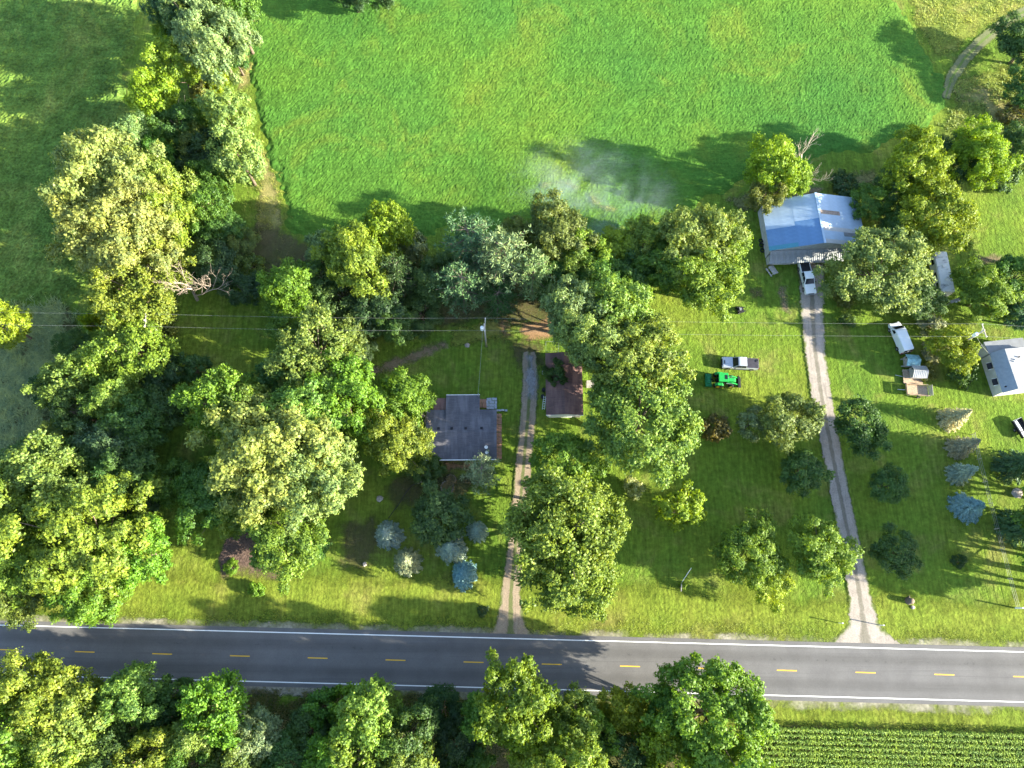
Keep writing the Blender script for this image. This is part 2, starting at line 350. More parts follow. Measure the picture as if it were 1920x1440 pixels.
def smooth_noise(X, Y, cell, seed):
    r = np.random.default_rng(seed); T = r.random((257, 257)); u = X/cell; v = Y/cell
    i = np.floor(u).astype(int); j = np.floor(v).astype(int); fu = u-i; fv = v-j; fu = fu*fu*(3-2*fu); fv = fv*fv*(3-2*fv)
    g = lambda a, b: T[a % 257, b % 257]
    return (g(i,j)*(1-fu)+g(i+1,j)*fu)*(1-fv) + (g(i,j+1)*(1-fu)+g(i+1,j+1)*fu)*fv

gm = MB().add([(-900,-700,0),(900,-700,0),(900,1100,0),(-900,1100,0)], [(0,1,2,3)])
gnd = gm.build('ground', M['lawn']); gnd['kind'] = 'structure'

# crop field behind the houses: one leafy, uneven sheet
def crop_z(h0, h1, c1, c2, seed):
    def f(X, Y, D):
        n = smooth_noise(X, Y, c1, seed)*0.3 + smooth_noise(X, Y, c2, seed+1)*0.35 + np.random.default_rng(seed).random(X.shape)*0.35
        e = np.clip((D - 0.7 + 2.4*(smooth_noise(X, Y, 3.1, seed+5)-0.5) + 1.2*(smooth_noise(X, Y, 0.9, seed+6)-0.5))/1.6, 0, 1); return 0.03 + e*(h0 + h1*n) - (1-e)*0.12
    return f
FIELD = [(462,-60),(466,20),(458,90),(458,165),(474,235),(497,300),(512,352),(524,405),(540,440),(620,470),(760,470),(830,440),(1000,440),(1160,440),(1290,400),(1392,356),(1440,322),(1520,310),(1640,292),(1752,240),(1783,200),(1778,165),(1748,104),(1716,50),(1688,10),(1665,-60)]
crop = grid_patch('crop_field', pxpoly(FIELD), 0.27, 0.5, crop_z(0.12, 0.24, 1.6, 0.5, 11), M['crop'], 'stuff')
LEFT = [(-140,-60),(262,-60),(262,60),(240,140),(245,220),(215,260),(130,330),(140,430),(165,520),(140,575),(-120,590)]
crop2 = grid_patch('weedy_field', pxpoly(LEFT), 0.3, 0.6, crop_z(0.12, 0.75, 1.6, 0.7, 21), M['crop_weedy'], 'stuff')
for o in (crop, crop2): o.data.attributes.new('sharp_face', 'BOOLEAN', 'FACE').data.foreach_set('value', np.ones(len(o.data.polygons), bool))

# rough grass, meadow, dry strips, bare soil
patch('rough_grass', [(-140,585),(130,575),(160,640),(120,720),(90,800),(40,850),(-120,870)], 'rough_grass')
patch('dry_grass_strip', [(452,-40),(478,-40),(474,60),(468,160),(450,170),(446,60)], 'dry_grass')
patch('dry_grass_strip', [(478,270),(500,290),(520,360),(528,420),(500,470),(480,420),(490,340)], 'dry_grass')
patch('leaf_litter', [(420,430),(500,420),(590,460),(600,500),(520,520),(440,500),(400,470)], 'leaf_litter')
patch('leaf_litter', [(180,650),(330,560),(330,640),(290,760),(300,900),(240,980),(120,900),(100,760)], 'leaf_litter')
patch('leaf_litter', [(560,480),(860,480),(1000,500),(1180,520),(1150,590),(1000,610),(900,600),(700,640),(580,600)], 'leaf_litter')
patch('leaf_litter', [(-200,1340),(300,1330),(900,1340),(1380,1350),(1440,1440),(1440,1600),(-200,1600)], 'leaf_litter', 0.8)
patch('dirt_track', [(690,690),(740,672),(800,648),(835,640),(838,652),(800,668),(745,690),(700,705)], 'dirt')
patch('bare_soil', [(640,985),(700,970),(720,1010),(690,1070),(640,1060)], 'leaf_litter')
patch('bare_soil', [(740,895),(830,885),(900,890),(880,930),(800,950),(740,950),(715,920)], 'leaf_litter')
patch('bare_soil', [(800,935),(815,935),(812,962),(790,985),(785,960)], 'dirt', pad=0.6)
patch('orange_straw', [(975,602),(1040,598),(1045,630),(1000,640),(978,628)], 'orange_dirt')
patch('orange_straw', [(930,602),(956,606),(956,632),(935,630)], 'orange_dirt', pad=0.6)
patch('dry_grass_strip', [(845,618),(930,600),(950,635),(900,640),(850,650)], 'meadow')
patch('bare_soil', [(955,640),(1015,640),(1022,680),(1000,700),(965,680)], 'leaf_litter')
patch('burnt_patch', [(1408,545),(1428,545),(1430,558),(1410,560)], 'leaf_litter', 0.3, 0.5)
patch('bare_soil', [(1462,535),(1474,540),(1478,585),(1464,580)], 'dirt', 0.3, 0.5)
patch('bare_soil', [(1440,385),(1500,350),(1545,352),(1530,370),(1450,390)], 'dirt')
patch('dry_grass_strip', [(1360,375),(1410,360),(1430,380),(1400,400)], 'rough_grass')
patch('dry_grass_strip', [(1560,330),(1640,320),(1650,345),(1570,350)], 'rough_grass')
patch('meadow', [(1700,-40),(2060,-40),(2060,0),(1905,22),(1830,60),(1790,95),(1755,102),(1722,48)], 'meadow')
patch('meadow', [(1795,150),(1960,110),(1960,220),(1880,330),(1770,330),(1765,250),(1790,205)], 'meadow')
patch('dry_grass_strip', [(1790,170),(1850,160),(1890,185),(1880,240),(1840,200),(1795,190)], 'dry_grass')
patch('mulch_bed', [(412,1045),(425,1010),(452,975),(490,955),(530,980),(548,1040),(540,1085),(505,1106),(460,1102),(415,1088)], 'mulch', 0.35, 0.6)
patch('mulch_bed', [(824,866),(888,866),(888,881),(832,881)], 'orange_dirt', 0.25, 0.3)
patch('bare_soil', [(1830,480),(1880,480),(1880,495),(1835,495)], 'dirt', 0.4, 0.6)

def strip(name, pts, widths, mat, step=0.3, pad=0.8):
    zlev[0] += 0.004; z = zlev[0]
    C = [P(a, b) for a, b in pts]; Lp, Rp = [], []
    for i, p in enumerate(C):
        d = (C[min(i+1, len(C)-1)] - C[max(i-1, 0)]); nrm = Vector((-d.y, d.x, 0)).normalized(); h = widths[i]/2
        Lp.append((p.x+nrm.x*h, p.y+nrm.y*h)); Rp.append((p.x-nrm.x*h, p.y-nrm.y*h))
    C2 = [(p.x, p.y) for p in C]; hw = np.array(widths)/2; arc = np.array([p.y for p in C])
    def lat(X, Y):
        d = segdist(X, Y, C2, False); o = np.argsort(arc); return d/np.interp(Y, arc[o], hw[o])
    return grid_patch(name, Lp + Rp[::-1], step, pad, lambda X, Y, D: np.full(X.shape, z), M[mat], extra=lat)
# the road: straight, slightly askew
ra, rb = P(305, 1226), P(1910, 1268.5)
rd = (rb-ra).normalized(); rn = Vector((-rd.y, rd.x, 0)); RW = 3.95
def rp(s, t, z=0): q = ra + rd*s + rn*t; return Vector((q.x, q.y, z))
for t0, t1 in ((RW-0.3, RW+1.3), (-RW-1.6, -RW+0.3)):
    patch('gravel_shoulder', [tuple(rp(s, t)[:2]) for s, t in ((-130,t0),(260,t0),(260,t1),(-130,t1))], 'gravel_edge', 0.4, 0.8, True)
patch('verge', [tuple(rp(s, t)[:2]) for s, t in ((-30,RW+0.6),(260,RW+0.6),(260,RW+9.0),(100,RW+7),(60,RW+9),(-30,RW+8))], 'verge', 0.5, 2.0, True)
patch('verge', [tuple(rp(s, t)[:2]) for s, t in ((30,-RW-0.7),(260,-RW-0.7),(260,-RW-4.5),(30,-RW-5))], 'verge', 0.5, 1.2, True)
strip('driveway', [(957,1196),(957,1182),(957,1160),(958,1110),(966,1030),(975,950),(983,860),(990,780),(994,720),(992,660)], [8.5,5.8,4.2,3.1,2.7,2.7,2.9,2.9,2.8,2.6], 'drive_dirt')
strip('driveway', [(1624,1212),(1622,1198),(1619,1170),(1612,1120),(1598,1040),(1574,925),(1555,825),(1540,745),(1528,660),(1523,590),(1521,520),(1520,495)], [12.5,9.0,4.9,3.7,3.4,3.3,3.4,3.6,3.7,4.2,4.8,5.2], 'drive_gravel')
patch('pale_gravel', [(988,665),(1003,665),(1006,745),(985,745)], 'pale_gravel', 0.3, 0.6)
strip('farm_track', [(1945,10),(1890,38),(1840,78),(1806,112),(1783,148),(1772,185)], [2.4,2.5,2.6,2.6,2.4,1.6], 'track')
strip('crop_ring', [(1018,350),(1040,344),(1062,345),(1083,356)], [0.4,0.5,0.5,0.4], 'meadow', 0.2, 0.5)
strip('crop_ring', [(1108,365),(1116,380),(1132,391),(1156,395)], [0.4,0.7,0.7,0.4], 'meadow', 0.2, 0.5)
for o in [o for o in COL.objects if o.name.startswith('crop_ring')]: o.location.z = 0.36
zlev[0] += 0.006; zr = zlev[0]
nseg = 60; rv = []; lat_ = []
for i in range(nseg+1):
    s = -150 + i*420/nseg
    for t in (-RW-0.35, 0, RW+0.35): rv.append(tuple(rp(s, t, zr))); lat_.append(t/RW)
me = mesh_np('road', rv, [(i*3+k, (i+1)*3+k, (i+1)*3+k+1, i*3+k+1) for i in range(nseg) for k in (0, 1)], 4)
me.attributes.new('lat', 'FLOAT', 'POINT').data.foreach_set('value', lat_)
road = link('road', me, M['asphalt']); road['kind'] = 'structure'
def rquad(s0, s1, t0, t1, z): return [tuple(rp(s, t, z)) for s, t in ((s0,t0),(s1,t0),(s1,t1),(s0,t1))]
for sg in (1, -1):
    o = MB().add(rquad(-150, 270, sg*(RW-0.33)-0.075, sg*(RW-0.33)+0.075, zr+0.005), [(0,1,2,3)]).build('edge_line', M['line_white'], road)
for k in range(-6, 17):
    c = k*12.16; MB().add(rquad(c-1.55, c+1.55, -0.075, 0.075, zr+0.005), [(0,1,2,3)]).build('centre_dash', M['line_yellow'], road)

# ------------------------------------------------------------------ trees
def unit(a): return a/np.maximum(np.linalg.norm(a, axis=-1, keepdims=True), 1e-9)
def leaf_quads(pos, nrm, L, W, r, droop=0.25):
    n = len(pos); nrm = unit(nrm); t = r.normal(size=(n, 3)); t[:, 2] -= droop
    a = unit(t - nrm*(t*nrm).sum(1, keepdims=True)); b = np.cross(nrm, a)
    L = L[:, None]; W = W[:, None]
    v = np.stack([pos - a*L*0.5, pos + b*W*0.5 + a*L*0.05, pos + a*L*0.5 - nrm*L*0.1, pos - b*W*0.5 + a*L*0.05], 1)
    return v.reshape(-1, 3), np.arange(n*4).reshape(-1, 4)
def crown_mesh(seed, Rr, H, zc, nlobe, nleaf, leaf, style='clump', lobe=(0.22, 0.36), gap=0.0):
    r = np.random.default_rng(seed); nleaf = int(nleaf*1.4)
    ph = r.uniform(0, 6.28, 6); dirs = []
    while len(dirs) < nlobe:                                    # lobes kept apart from each other over the crown
        d = unit(r.normal(size=3)); 
        if d[2] < -0.55: continue
        if all(np.dot(d, e) < 1 - 1.3/nlobe for e in dirs) or r.random() < 0.1: dirs.append(d)
    dirs = np.array(dirs); az = np.arctan2(dirs[:,1], dirs[:,0])
    shape = 1 + 0.13*np.sin(2*az+ph[0]) + 0.12*np.sin(3*az+ph[1]) + 0.08*np.sin(5*az+ph[2])
    frac = r.uniform(0.45, 0.92, nlobe)*shape
    c = dirs*frac[:,None]*np.array([Rr, Rr, H]); c[:,2] += zc
    lr = r.uniform(*lobe, nlobe)*Rr*0.86
    k = r.choice(nlobe, nleaf, p=(lr**2)/(lr**2).sum())
    if style == 'spray':
        ns = nleaf//7; ks = r.choice(nlobe, ns, p=(lr**2)/(lr**2).sum())
        sd = unit(r.normal(size=(ns, 3)) + dirs[ks]*1.1 + np.array([0, 0, 0.55])); ln = lr[ks]*r.uniform(0.8, 1.55, ns)
        si = np.repeat(np.arange(ns), 7); u = r.uniform(0.3, 1.0, ns*7)
        side = unit(r.normal(size=(ns*7, 3)))
        pos = c[ks][si] + sd[si]*(ln[si]*u)[:,None] + side*(0.30*leaf*(1.25-u)/0.5)[:,None]
        pos[:,2] -= 0.12*ln[si]*u**2
        nrm = side*0.8 + sd[si]*0.35 + np.array([0, 0, 0.45])
    else:
        d = unit(r.normal(size=(nleaf, 3)) + dirs[k]*0.75 + np.array([0, 0, 0.4]))
        rad = lr[k]*(0.45 + 0.6*r.random(nleaf)**0.6)*(1 + 0.38*np.sin(8*d[:,0]+ph[k % 6])*np.sin(7*d[:,1]+ph[(k+2) % 6]))
        pos = c[k] + d*rad[:,None]*np.array([1, 1, 0.85]); nrm = d*1.1 + r.normal(size=(nleaf, 3))*0.45 + np.array([0, 0, 0.2])
    n = len(pos); L = leaf*0.84*r.uniform(0.6, 1.4, n)
    v, f = leaf_quads(pos, nrm, L, L*r.uniform(0.5, 0.75, n), r)
    return mesh_np('crown', v, f, 4), c, lr
def trunk_mesh(seed, zc, H, Rr, c, r0):
    r = random.Random(seed); m = MB(); top = zc + H*0.35
    pts = [(0,0,-0.2)] + [(r.uniform(-.15,.15)*i, r.uniform(-.15,.15)*i, top*i/4) for i in range(1, 5)]
    m.tube(pts, [r0*1.25, r0, r0*0.8, r0*0.55, r0*0.25], 7)
    for i in range(min(14, len(c))):
        q = Vector(c[i]); t = r.uniform(0.3, 0.75)*min(1, q.z/top); k = min(3, int(t*4)); a = Vector(pts[k]).lerp(Vector(pts[k+1]), t*4-k)
        mid = a.lerp(q, 0.5) + Vector((r.uniform(-.3,.3), r.uniform(-.3,.3), -0.05*Rr)); m.tube([a, mid, q], [r0*0.38, r0*0.24, r0*0.08], 5)
    return m.mesh('trunk', smooth=True)
def cone_mesh(seed, h, Rb, kind='spruce'):
    r = np.random.default_rng(seed); pos = []; nrm = []; axs = []; n_w = 17
    for wv in range(n_w):
        t = wv/(n_w-1); z = h*(0.08 + 0.9*t); rad = Rb*(1-t)**0.75 + 0.12; nb = int(13 - 6*t); a0 = r.uniform(0, 6.28)
        for b in range(nb):
            a = a0 + 6.283*b/nb + r.uniform(-.2, .2); rr = rad*r.uniform(0.8, 1.12); st = max(3, int(rr/0.19))
            d = np.array([math.cos(a), math.sin(a), 0])
            for s in range(st):
                u = (s+0.7)/st; p = d*rr*u + np.array([0, 0, z + 0.12*rr*u - 0.42*rr*u*u*(1 if kind == 'spruce' else 0.3)])
                for q in range(3):
                    sd = (q-1)*0.5*(1.15-u)*rr*0.42 + r.uniform(-.05, .05)
                    pos.append(p + np.array([-d[1], d[0], 0])*sd + np.array([0, 0, r.uniform(-.06, .08)]))
                    nrm.append(np.array([d[0]*0.5 + r.normal()*0.45, d[1]*0.5 + r.normal()*0.45, 1.0])); axs.append(d + np.array([-d[1], d[0], 0])*(q-1)*0.7)
    pos = np.array(pos); nrm = unit(np.array(nrm)); axs = np.array(axs); n = len(pos)
    a = unit(axs - nrm*(axs*nrm).sum(1, keepdims=True)); b = np.cross(nrm, a); L = r.uniform(0.32, 0.5, n)[:,None]; W = L*0.42
    v = np.stack([pos-a*L*.5, pos+b*W*.5, pos+a*L*.5-np.array([0,0,.05]), pos-b*W*.5], 1).reshape(-1, 3)
    me = mesh_np('crown', v, np.arange(n*4).reshape(-1, 4), 4)
    tk = MB().tube([(0,0,-0.2),(0,0,h*0.5),(0,0,h*0.99)], [Rb*0.075+0.05, Rb*0.05+0.03, 0.02], 6).mesh('trunk')
    return me, tk
def pine_mesh(seed, h, Rb):
    r = np.random.default_rng(seed); c = []; tk = MB().tube([(0,0,-0.2),(0.1,0,h*0.5),(0,0.1,h)], [Rb*.07+.06, Rb*.05+.03, 0.03], 6)
    for wv in range(9):
        t = wv/8; z = h*(0.3+0.68*t); rad = Rb*(0.5+0.5*math.sin(3.14*(0.25+0.75*(1-t))))*(1 if t < .75 else .6)
        for b in range(7):
            a = r.uniform(0, 6.28); rr = rad*r.uniform(.6, 1.1); e = np.array([math.cos(a)*rr, math.sin(a)*rr, z+0.18*rr]); tk.tube([(0,0,z), tuple(e)], [0.06, 0.02], 4)
            for q in range(6): c.append(e*np.array([1,1,1]) - np.array([math.cos(a)*rr, math.sin(a)*rr, .15*rr])*q*0.13 + r.normal(size=3)*0.28)
    c = np.array(c); nl = 14; pos = np.repeat(c, nl, 0); d = unit(r.normal(size=(len(pos), 3)) + np.array([0, 0, .5])); pos = pos + d*0.28
    nrm = unit(np.cross(d, r.normal(size=d.shape))); b = np.cross(nrm, d); L = r.uniform(.3, .55, len(pos))[:,None]; W = L*.22
    v = np.stack([pos-d*L*.5, pos+b*W*.5, pos+d*L*.5, pos-b*W*.5], 1).reshape(-1, 3)
    return mesh_np('crown', v, np.arange(len(pos)*4).reshape(-1, 4), 4), tk.mesh('trunk')
def dead_mesh(seed, h, spread, lean=(0, 0), depth=5, up=0.25):
    r = random.Random(seed); m = MB()
    def grow(p, d, L, rad, k):
        pts = [p]; q = p.copy(); dd = d.copy()
        for i in range(3):
            dd = (dd + Vector((r.uniform(-.25,.25), r.uniform(-.25,.25), r.uniform(-.12,.25)))).normalized(); q = q + dd*L/3; pts.append(q.copy())
        m.tube(pts, [rad, rad*.85, rad*.72, rad*.6], 5 if k > 2 else 4, caps=False)
        if k == 0: return
        for j in range(3 if k > 1 else 4):
            b = pts[r.choice((1, 2, 3)) if j else 3]; nd = (dd + Vector((r.uniform(-1,1), r.uniform(-1,1), r.uniform(-.35,.7)+up*.3))*spread).normalized()
            grow(b, nd, L*r.uniform(.55, .82), rad*r.uniform(.42, .6), k-1)
    grow(Vector((0,0,-0.2)), Vector((lean[0], lean[1], 1)).normalized(), h*0.36, h*0.022, depth)
    return m.mesh('branches', smooth=True)

PROTO = {}
def add_proto(key, Rr, H, zc, nl, nleaf, leaf, style, seeds, r0, **kw):
    PROTO[key] = []
    for s in seeds:
        cm, c, lr = crown_mesh(s, Rr, H, zc, nl, nleaf, leaf, style, **kw); cm.materials.append(M['leaf'])
        tk = trunk_mesh(s, zc, H, Rr, c, r0); tk.materials.append(M['bark'])
        PROTO[key].append((cm, tk, Rr, zc + H*0.95))
add_proto('S', 2.3, 2.3, 2.9, 26, 4200, 0.30, 'clump', (1, 2, 3), 0.12)
add_proto('SS', 2.3, 2.3, 2.9, 26, 4200, 0.32, 'spray', (4, 5), 0.12)
add_proto('M', 4.2, 4.2, 6.4, 46, 11500, 0.34, 'clump', (11, 12, 13, 14), 0.22)
add_proto('MS', 4.2, 4.2, 6.4, 44, 11500, 0.38, 'spray', (15, 16, 17), 0.22)
add_proto('L', 6.6, 5.8, 9.0, 74, 23000, 0.40, 'clump', (21, 22, 23), 0.32, lobe=(0.17, 0.28))
add_proto('LS', 6.6, 5.8, 9.0, 70, 23000, 0.44, 'spray', (24, 25), 0.32, lobe=(0.17, 0.28))
add_proto('X', 9.4, 7.6, 10.6, 110, 38000, 0.46, 'clump', (31, 32), 0.45, lobe=(0.13, 0.22))
add_proto('XS', 9.4, 7.6, 10.6, 100, 38000, 0.48, 'spray', (33,), 0.45, lobe=(0.14, 0.23))
add_proto('B', 1.5, 1.1, 0.85, 18, 2300, 0.24, 'clump', (41, 42, 43), 0.05, lobe=(0.28, 0.45))       # shrubs
PROTO['C'] = []; PROTO['N'] = []
for s in (51, 52, 53):
    a, b = cone_mesh(s, 7.0, 2.4); a.materials.append(M['needle']); b.materials.append(M['bark']); PROTO['C'].append((a, b, 2.4, 7.0))
for s in (55, 56):
    a, b = pine_mesh(s, 8.5, 3.2); a.materials.append(M['needle']); b.materials.append(M['bark']); PROTO['N'].append((a, b, 3.2, 8.5))
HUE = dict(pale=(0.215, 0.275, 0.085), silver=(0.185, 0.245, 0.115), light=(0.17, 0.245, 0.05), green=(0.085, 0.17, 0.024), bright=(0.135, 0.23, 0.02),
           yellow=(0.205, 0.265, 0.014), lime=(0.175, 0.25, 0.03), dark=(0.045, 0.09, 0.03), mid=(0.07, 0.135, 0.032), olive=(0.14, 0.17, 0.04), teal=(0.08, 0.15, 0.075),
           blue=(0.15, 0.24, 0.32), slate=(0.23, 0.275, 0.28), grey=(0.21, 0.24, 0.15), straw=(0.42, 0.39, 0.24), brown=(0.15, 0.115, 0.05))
tcount = [0]
def tree(px, py, r, kind, hue, label, h=None, name=None, group=None, cat=None, proto=None):
    """a tree whose crown shows at (px,py) with radius r (photo pixels): placed on the map with true height"""
    tcount[0] += 1; rr = random.Random(tcount[0]*17+3)
    con = kind in 'CN'; bush = kind == 'B'
    rm = r/ppm(px, py, 5)*(1.0 if con or bush else 1.1)
    hh = h or (rm*2.7 if kind == 'C' else rm*2.3 if kind == 'N' else rm*1.25 if bush else min(18.5, 2.0*rm+2.8))
    base = P(px, py, hh*(0.45 if con else 0.5 if bush else 0.62)); base.z = 0
    if kind == 'auto' or kind == 'spray':
        sz = 'S' if rm < 3.1 else 'M' if rm < 5.3 else 'L' if rm < 8.0 else 'X'
        key = sz + ('S' if kind == 'spray' else '')
    else: key = kind
    pr = PROTO[key]; cm, tk, R0, H0 = pr[(proto if proto is not None else tcount[0]) % len(pr)]
    nm = name or ('shrub' if bush else 'spruce_tree' if kind == 'C' else 'pine_tree' if kind == 'N' else 'leafy_tree')
    e = empty(nm, base, rr.uniform(0, 6.28), label, cat or ('shrub' if bush else 'tree'), group)
    s = rm/R0; sx = s*rr.uniform(0.93, 1.07)
    c = link('foliage' if bush else 'crown', cm, None, e); c.scale = (sx, s*s/sx, hh/H0)
    hc = HUE[hue] if isinstance(hue, str) else hue; j = [rr.uniform(.9, 1.1) for _ in range(3)]
    c.color = (hc[0]*j[0], hc[1]*j[1], hc[2]*j[2], 1)
    t = link('stem' if bush else 'trunk', tk, None, e); t.scale = c.scale
    return e
def deadtree(px, py, z, seed, h, spread, label, lean=(0,0), depth=5, name='dead_tree', mat='twig'):
    b = P(px, py, z); b.z = 0; me = dead_mesh(seed, h, spread, lean, depth); o = link(name, me, M[mat]); o.location = b
    return tag(o, label, 'dead tree')
# ------------------------------------------------------------------ the trees, one by one
T = tree
g1 = 'trees of the hedgerow between the two crop fields'
T(330,18,48,'auto','teal','blue-green tree at the far end of the hedgerow, next to the weedy field',group=g1, h=15)
T(392,60,74,'auto','silver','tall silvery tree at the far end of the hedgerow, lumpy and broad',group=g1, h=19)
T(442,30,44,'auto','green','plain green tree beside the silvery one, touching the bright crop field',group=g1, h=16)
T(436,100,30,'auto','mid','small green tree at the foot of the tall silvery hedgerow tree',group=g1)
T(320,70,28,'auto','bright','small bright tree below the blue-green hedgerow tree',group=g1)
T(330,122,45,'auto','lime','bright green hedgerow tree with a pale bare stem below its crown',group=g1, h=14)
T(290,186,42,'auto','yellow','yellow-green bushy tree bulging from the hedgerow toward the weedy field',group=g1, h=13)
T(330,235,38,'auto','mid','dark green round tree just behind the yellow-green hedgerow tree',group=g1)
T(365,222,26,'auto','green','small deep green tree in the middle of the hedgerow',group=g1)
T(410,150,26,'B','yellow','yellowish shrub in the hedgerow beside the bright crop field',group=g1, h=4)
T(378,170,26,'B','olive','olive shrub in the hedgerow under the pale bare stem',group=g1, h=4)
T(392,212,24,'B','yellow','yellow shrub between the deep green tree and the poplars',group=g1, h=4)
T(432,222,44,'auto','pale','grey-green poplar along the crop field, beside the yellow shrubs',group=g1, h=14)
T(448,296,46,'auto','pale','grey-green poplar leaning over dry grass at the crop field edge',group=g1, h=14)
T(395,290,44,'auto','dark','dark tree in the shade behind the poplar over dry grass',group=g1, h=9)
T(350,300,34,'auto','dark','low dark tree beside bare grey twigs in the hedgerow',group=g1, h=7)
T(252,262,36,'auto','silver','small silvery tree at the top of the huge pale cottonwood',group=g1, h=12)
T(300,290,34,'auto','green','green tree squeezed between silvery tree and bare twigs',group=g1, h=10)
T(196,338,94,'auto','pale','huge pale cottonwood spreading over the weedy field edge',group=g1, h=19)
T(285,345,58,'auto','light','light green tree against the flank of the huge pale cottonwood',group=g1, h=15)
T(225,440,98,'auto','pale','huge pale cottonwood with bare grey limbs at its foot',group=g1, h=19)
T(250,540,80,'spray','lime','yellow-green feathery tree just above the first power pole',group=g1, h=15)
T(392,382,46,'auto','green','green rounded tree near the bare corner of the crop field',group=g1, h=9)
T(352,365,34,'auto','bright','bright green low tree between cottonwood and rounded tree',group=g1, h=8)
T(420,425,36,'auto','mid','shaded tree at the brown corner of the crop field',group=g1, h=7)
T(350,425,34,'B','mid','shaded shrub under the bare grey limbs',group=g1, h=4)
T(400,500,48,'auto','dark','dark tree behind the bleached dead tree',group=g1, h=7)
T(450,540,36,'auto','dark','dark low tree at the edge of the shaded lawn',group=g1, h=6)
T(470,500,30,'B','olive','olive scrub at the brown corner of the crop field',group=g1, h=3.5)
deadtree(318,482,3,5,9,0.95,'pale bare limbs hanging out of the foot of the huge cottonwood',(0.3,-0.3),4)
deadtree(352,545,4,8,15,0.85,'bleached dead tree with drooping bare branches above the shaded lawn',(0.25,-0.1),5)
deadtree(345,285,2,12,5,1.0,'tangle of bare grey twigs in the hedgerow',(0.2,0.2),4)
deadtree(338,200,4,14,10,0.5,'pale birch-like stem showing below the bright hedgerow tree',(0.02,0.05),2,'bare_stem','bark_pale')

g2 = 'trees of the wood left of the shaded lawn'
T(245,655,66,'spray','lime','pale feathery tree directly in front of the first power pole',group=g2, h=13)
T(172,605,17,'B','yellow','small yellow shrub under the wires near the first power pole',group=g2, h=5)
T(300,625,30,'B','olive','olive shrub at the foot of the first power pole',group=g2, h=5)
T(18,612,38,'auto','yellow','yellow-green tree alone in the tall grass under the wires',group=g2)
T(140,650,32,'auto','mid','dark green low tree at the edge of the tall grass',group=g2, h=6)
T(125,716,46,'spray','light','light green tree bordering the tall grass, feathery top',group=g2, h=12)
T(142,772,44,'auto','mid','shaded green tree below the feathery one by the tall grass',group=g2, h=10)
T(92,735,30,'auto','dark','dark small tree at the very edge of the tall grass',group=g2, h=6)
T(212,745,42,'auto','light','light green tree under the pale feathery tree',group=g2, h=12)
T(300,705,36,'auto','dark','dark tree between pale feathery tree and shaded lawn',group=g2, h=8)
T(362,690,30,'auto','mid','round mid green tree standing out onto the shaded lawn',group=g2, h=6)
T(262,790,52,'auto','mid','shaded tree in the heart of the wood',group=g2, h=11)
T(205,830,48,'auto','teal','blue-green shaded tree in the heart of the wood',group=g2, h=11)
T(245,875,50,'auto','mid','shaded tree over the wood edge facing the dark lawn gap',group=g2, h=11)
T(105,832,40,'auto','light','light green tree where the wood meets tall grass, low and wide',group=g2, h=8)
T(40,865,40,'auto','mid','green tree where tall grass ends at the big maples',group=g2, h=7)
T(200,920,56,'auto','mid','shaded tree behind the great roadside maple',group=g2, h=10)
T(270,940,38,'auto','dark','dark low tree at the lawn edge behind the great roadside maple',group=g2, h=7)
T(84,905,76,'spray','light','pale sunlit feathery tree behind the great roadside maple',group=g2, h=16)
T(10,930,60,'spray','lime','pale feathery tree at the outer edge of the wood',group=g2, h=15)
T(150,1010,118,'auto','lime','great sunlit maple of the wood corner, broadest crown by the road',group=g2, h=18, proto=0)
T(25,1045,80,'auto','lime','wide sunlit maple hugging the great maple',group=g2, h=15)
T(255,1035,64,'auto','bright','sunlit maple reaching out over the yellow grass',group=g2, h=13)
T(165,1112,62,'auto','bright','maple leaning its boughs over the road edge line',group=g2, h=14)
T(45,1112,50,'auto','olive','olive-tinted tree under the maples at the road shoulder',group=g2, h=9)

g3 = 'big trees around the dark-roofed house'
T(415,758,64,'spray','bright','vivid green fan-shaped tree at the end of the shaded lawn',group=g3, h=15)
T(590,668,72,'spray','light','pale feathery tree with sunlit top above the silver maple',group=g3, h=15)
T(530,705,48,'spray','mid','shaded feathery tree behind the vivid green one',group=g3, h=11)
T(645,735,70,'auto','bright','yellow-green tree between feathery tree and dark-roofed house',group=g3, h=14)
T(575,770,72,'auto','light','sunlit tree at the upper flank of the silver maple',group=g3, h=15)
T(505,850,112,'auto','pale','largest silver maple, pale broad crown filling the front lawn side',group=g3, h=19, proto=1)
T(590,890,82,'auto','pale','pale silver maple with a bare slanting limb, toward the house',group=g3, h=17)
T(395,935,66,'auto','green','green tree at the wood-ward foot of the silver maple',group=g3, h=11)
T(440,960,44,'auto','lime','yellow-green low tree by the mulch bed',group=g3, h=9)
T(535,1008,74,'auto','lime','rounded yellow-green tree standing over the mulch bed',group=g3, h=11)
T(570,1015,46,'auto','green','deep green low tree behind the rounded yellow-green one',group=g3, h=5)
T(742,830,60,'auto','lime','yellow-green tree half hiding the house roof corner',group=g3, h=11)
T(765,745,46,'auto','bright','bright thin-topped tree behind the house corner',group=g3, h=10)
T(700,785,50,'auto','lime','low yellow-green tree between silver maple and house',group=g3, h=10)
T(800,880,30,'auto','mid','dark green small tree at the front wall corner of the house',group=g3, h=5)
deadtree(715,745,6,21,6,0.8,'bare grey twigs sticking out above the yellow-green trees by the house',(0.2,0.3),4)
deadtree(798,790,3,23,7,0.8,'bare twiggy branches lying over the house roof corner',(-0.1,0.1),4)

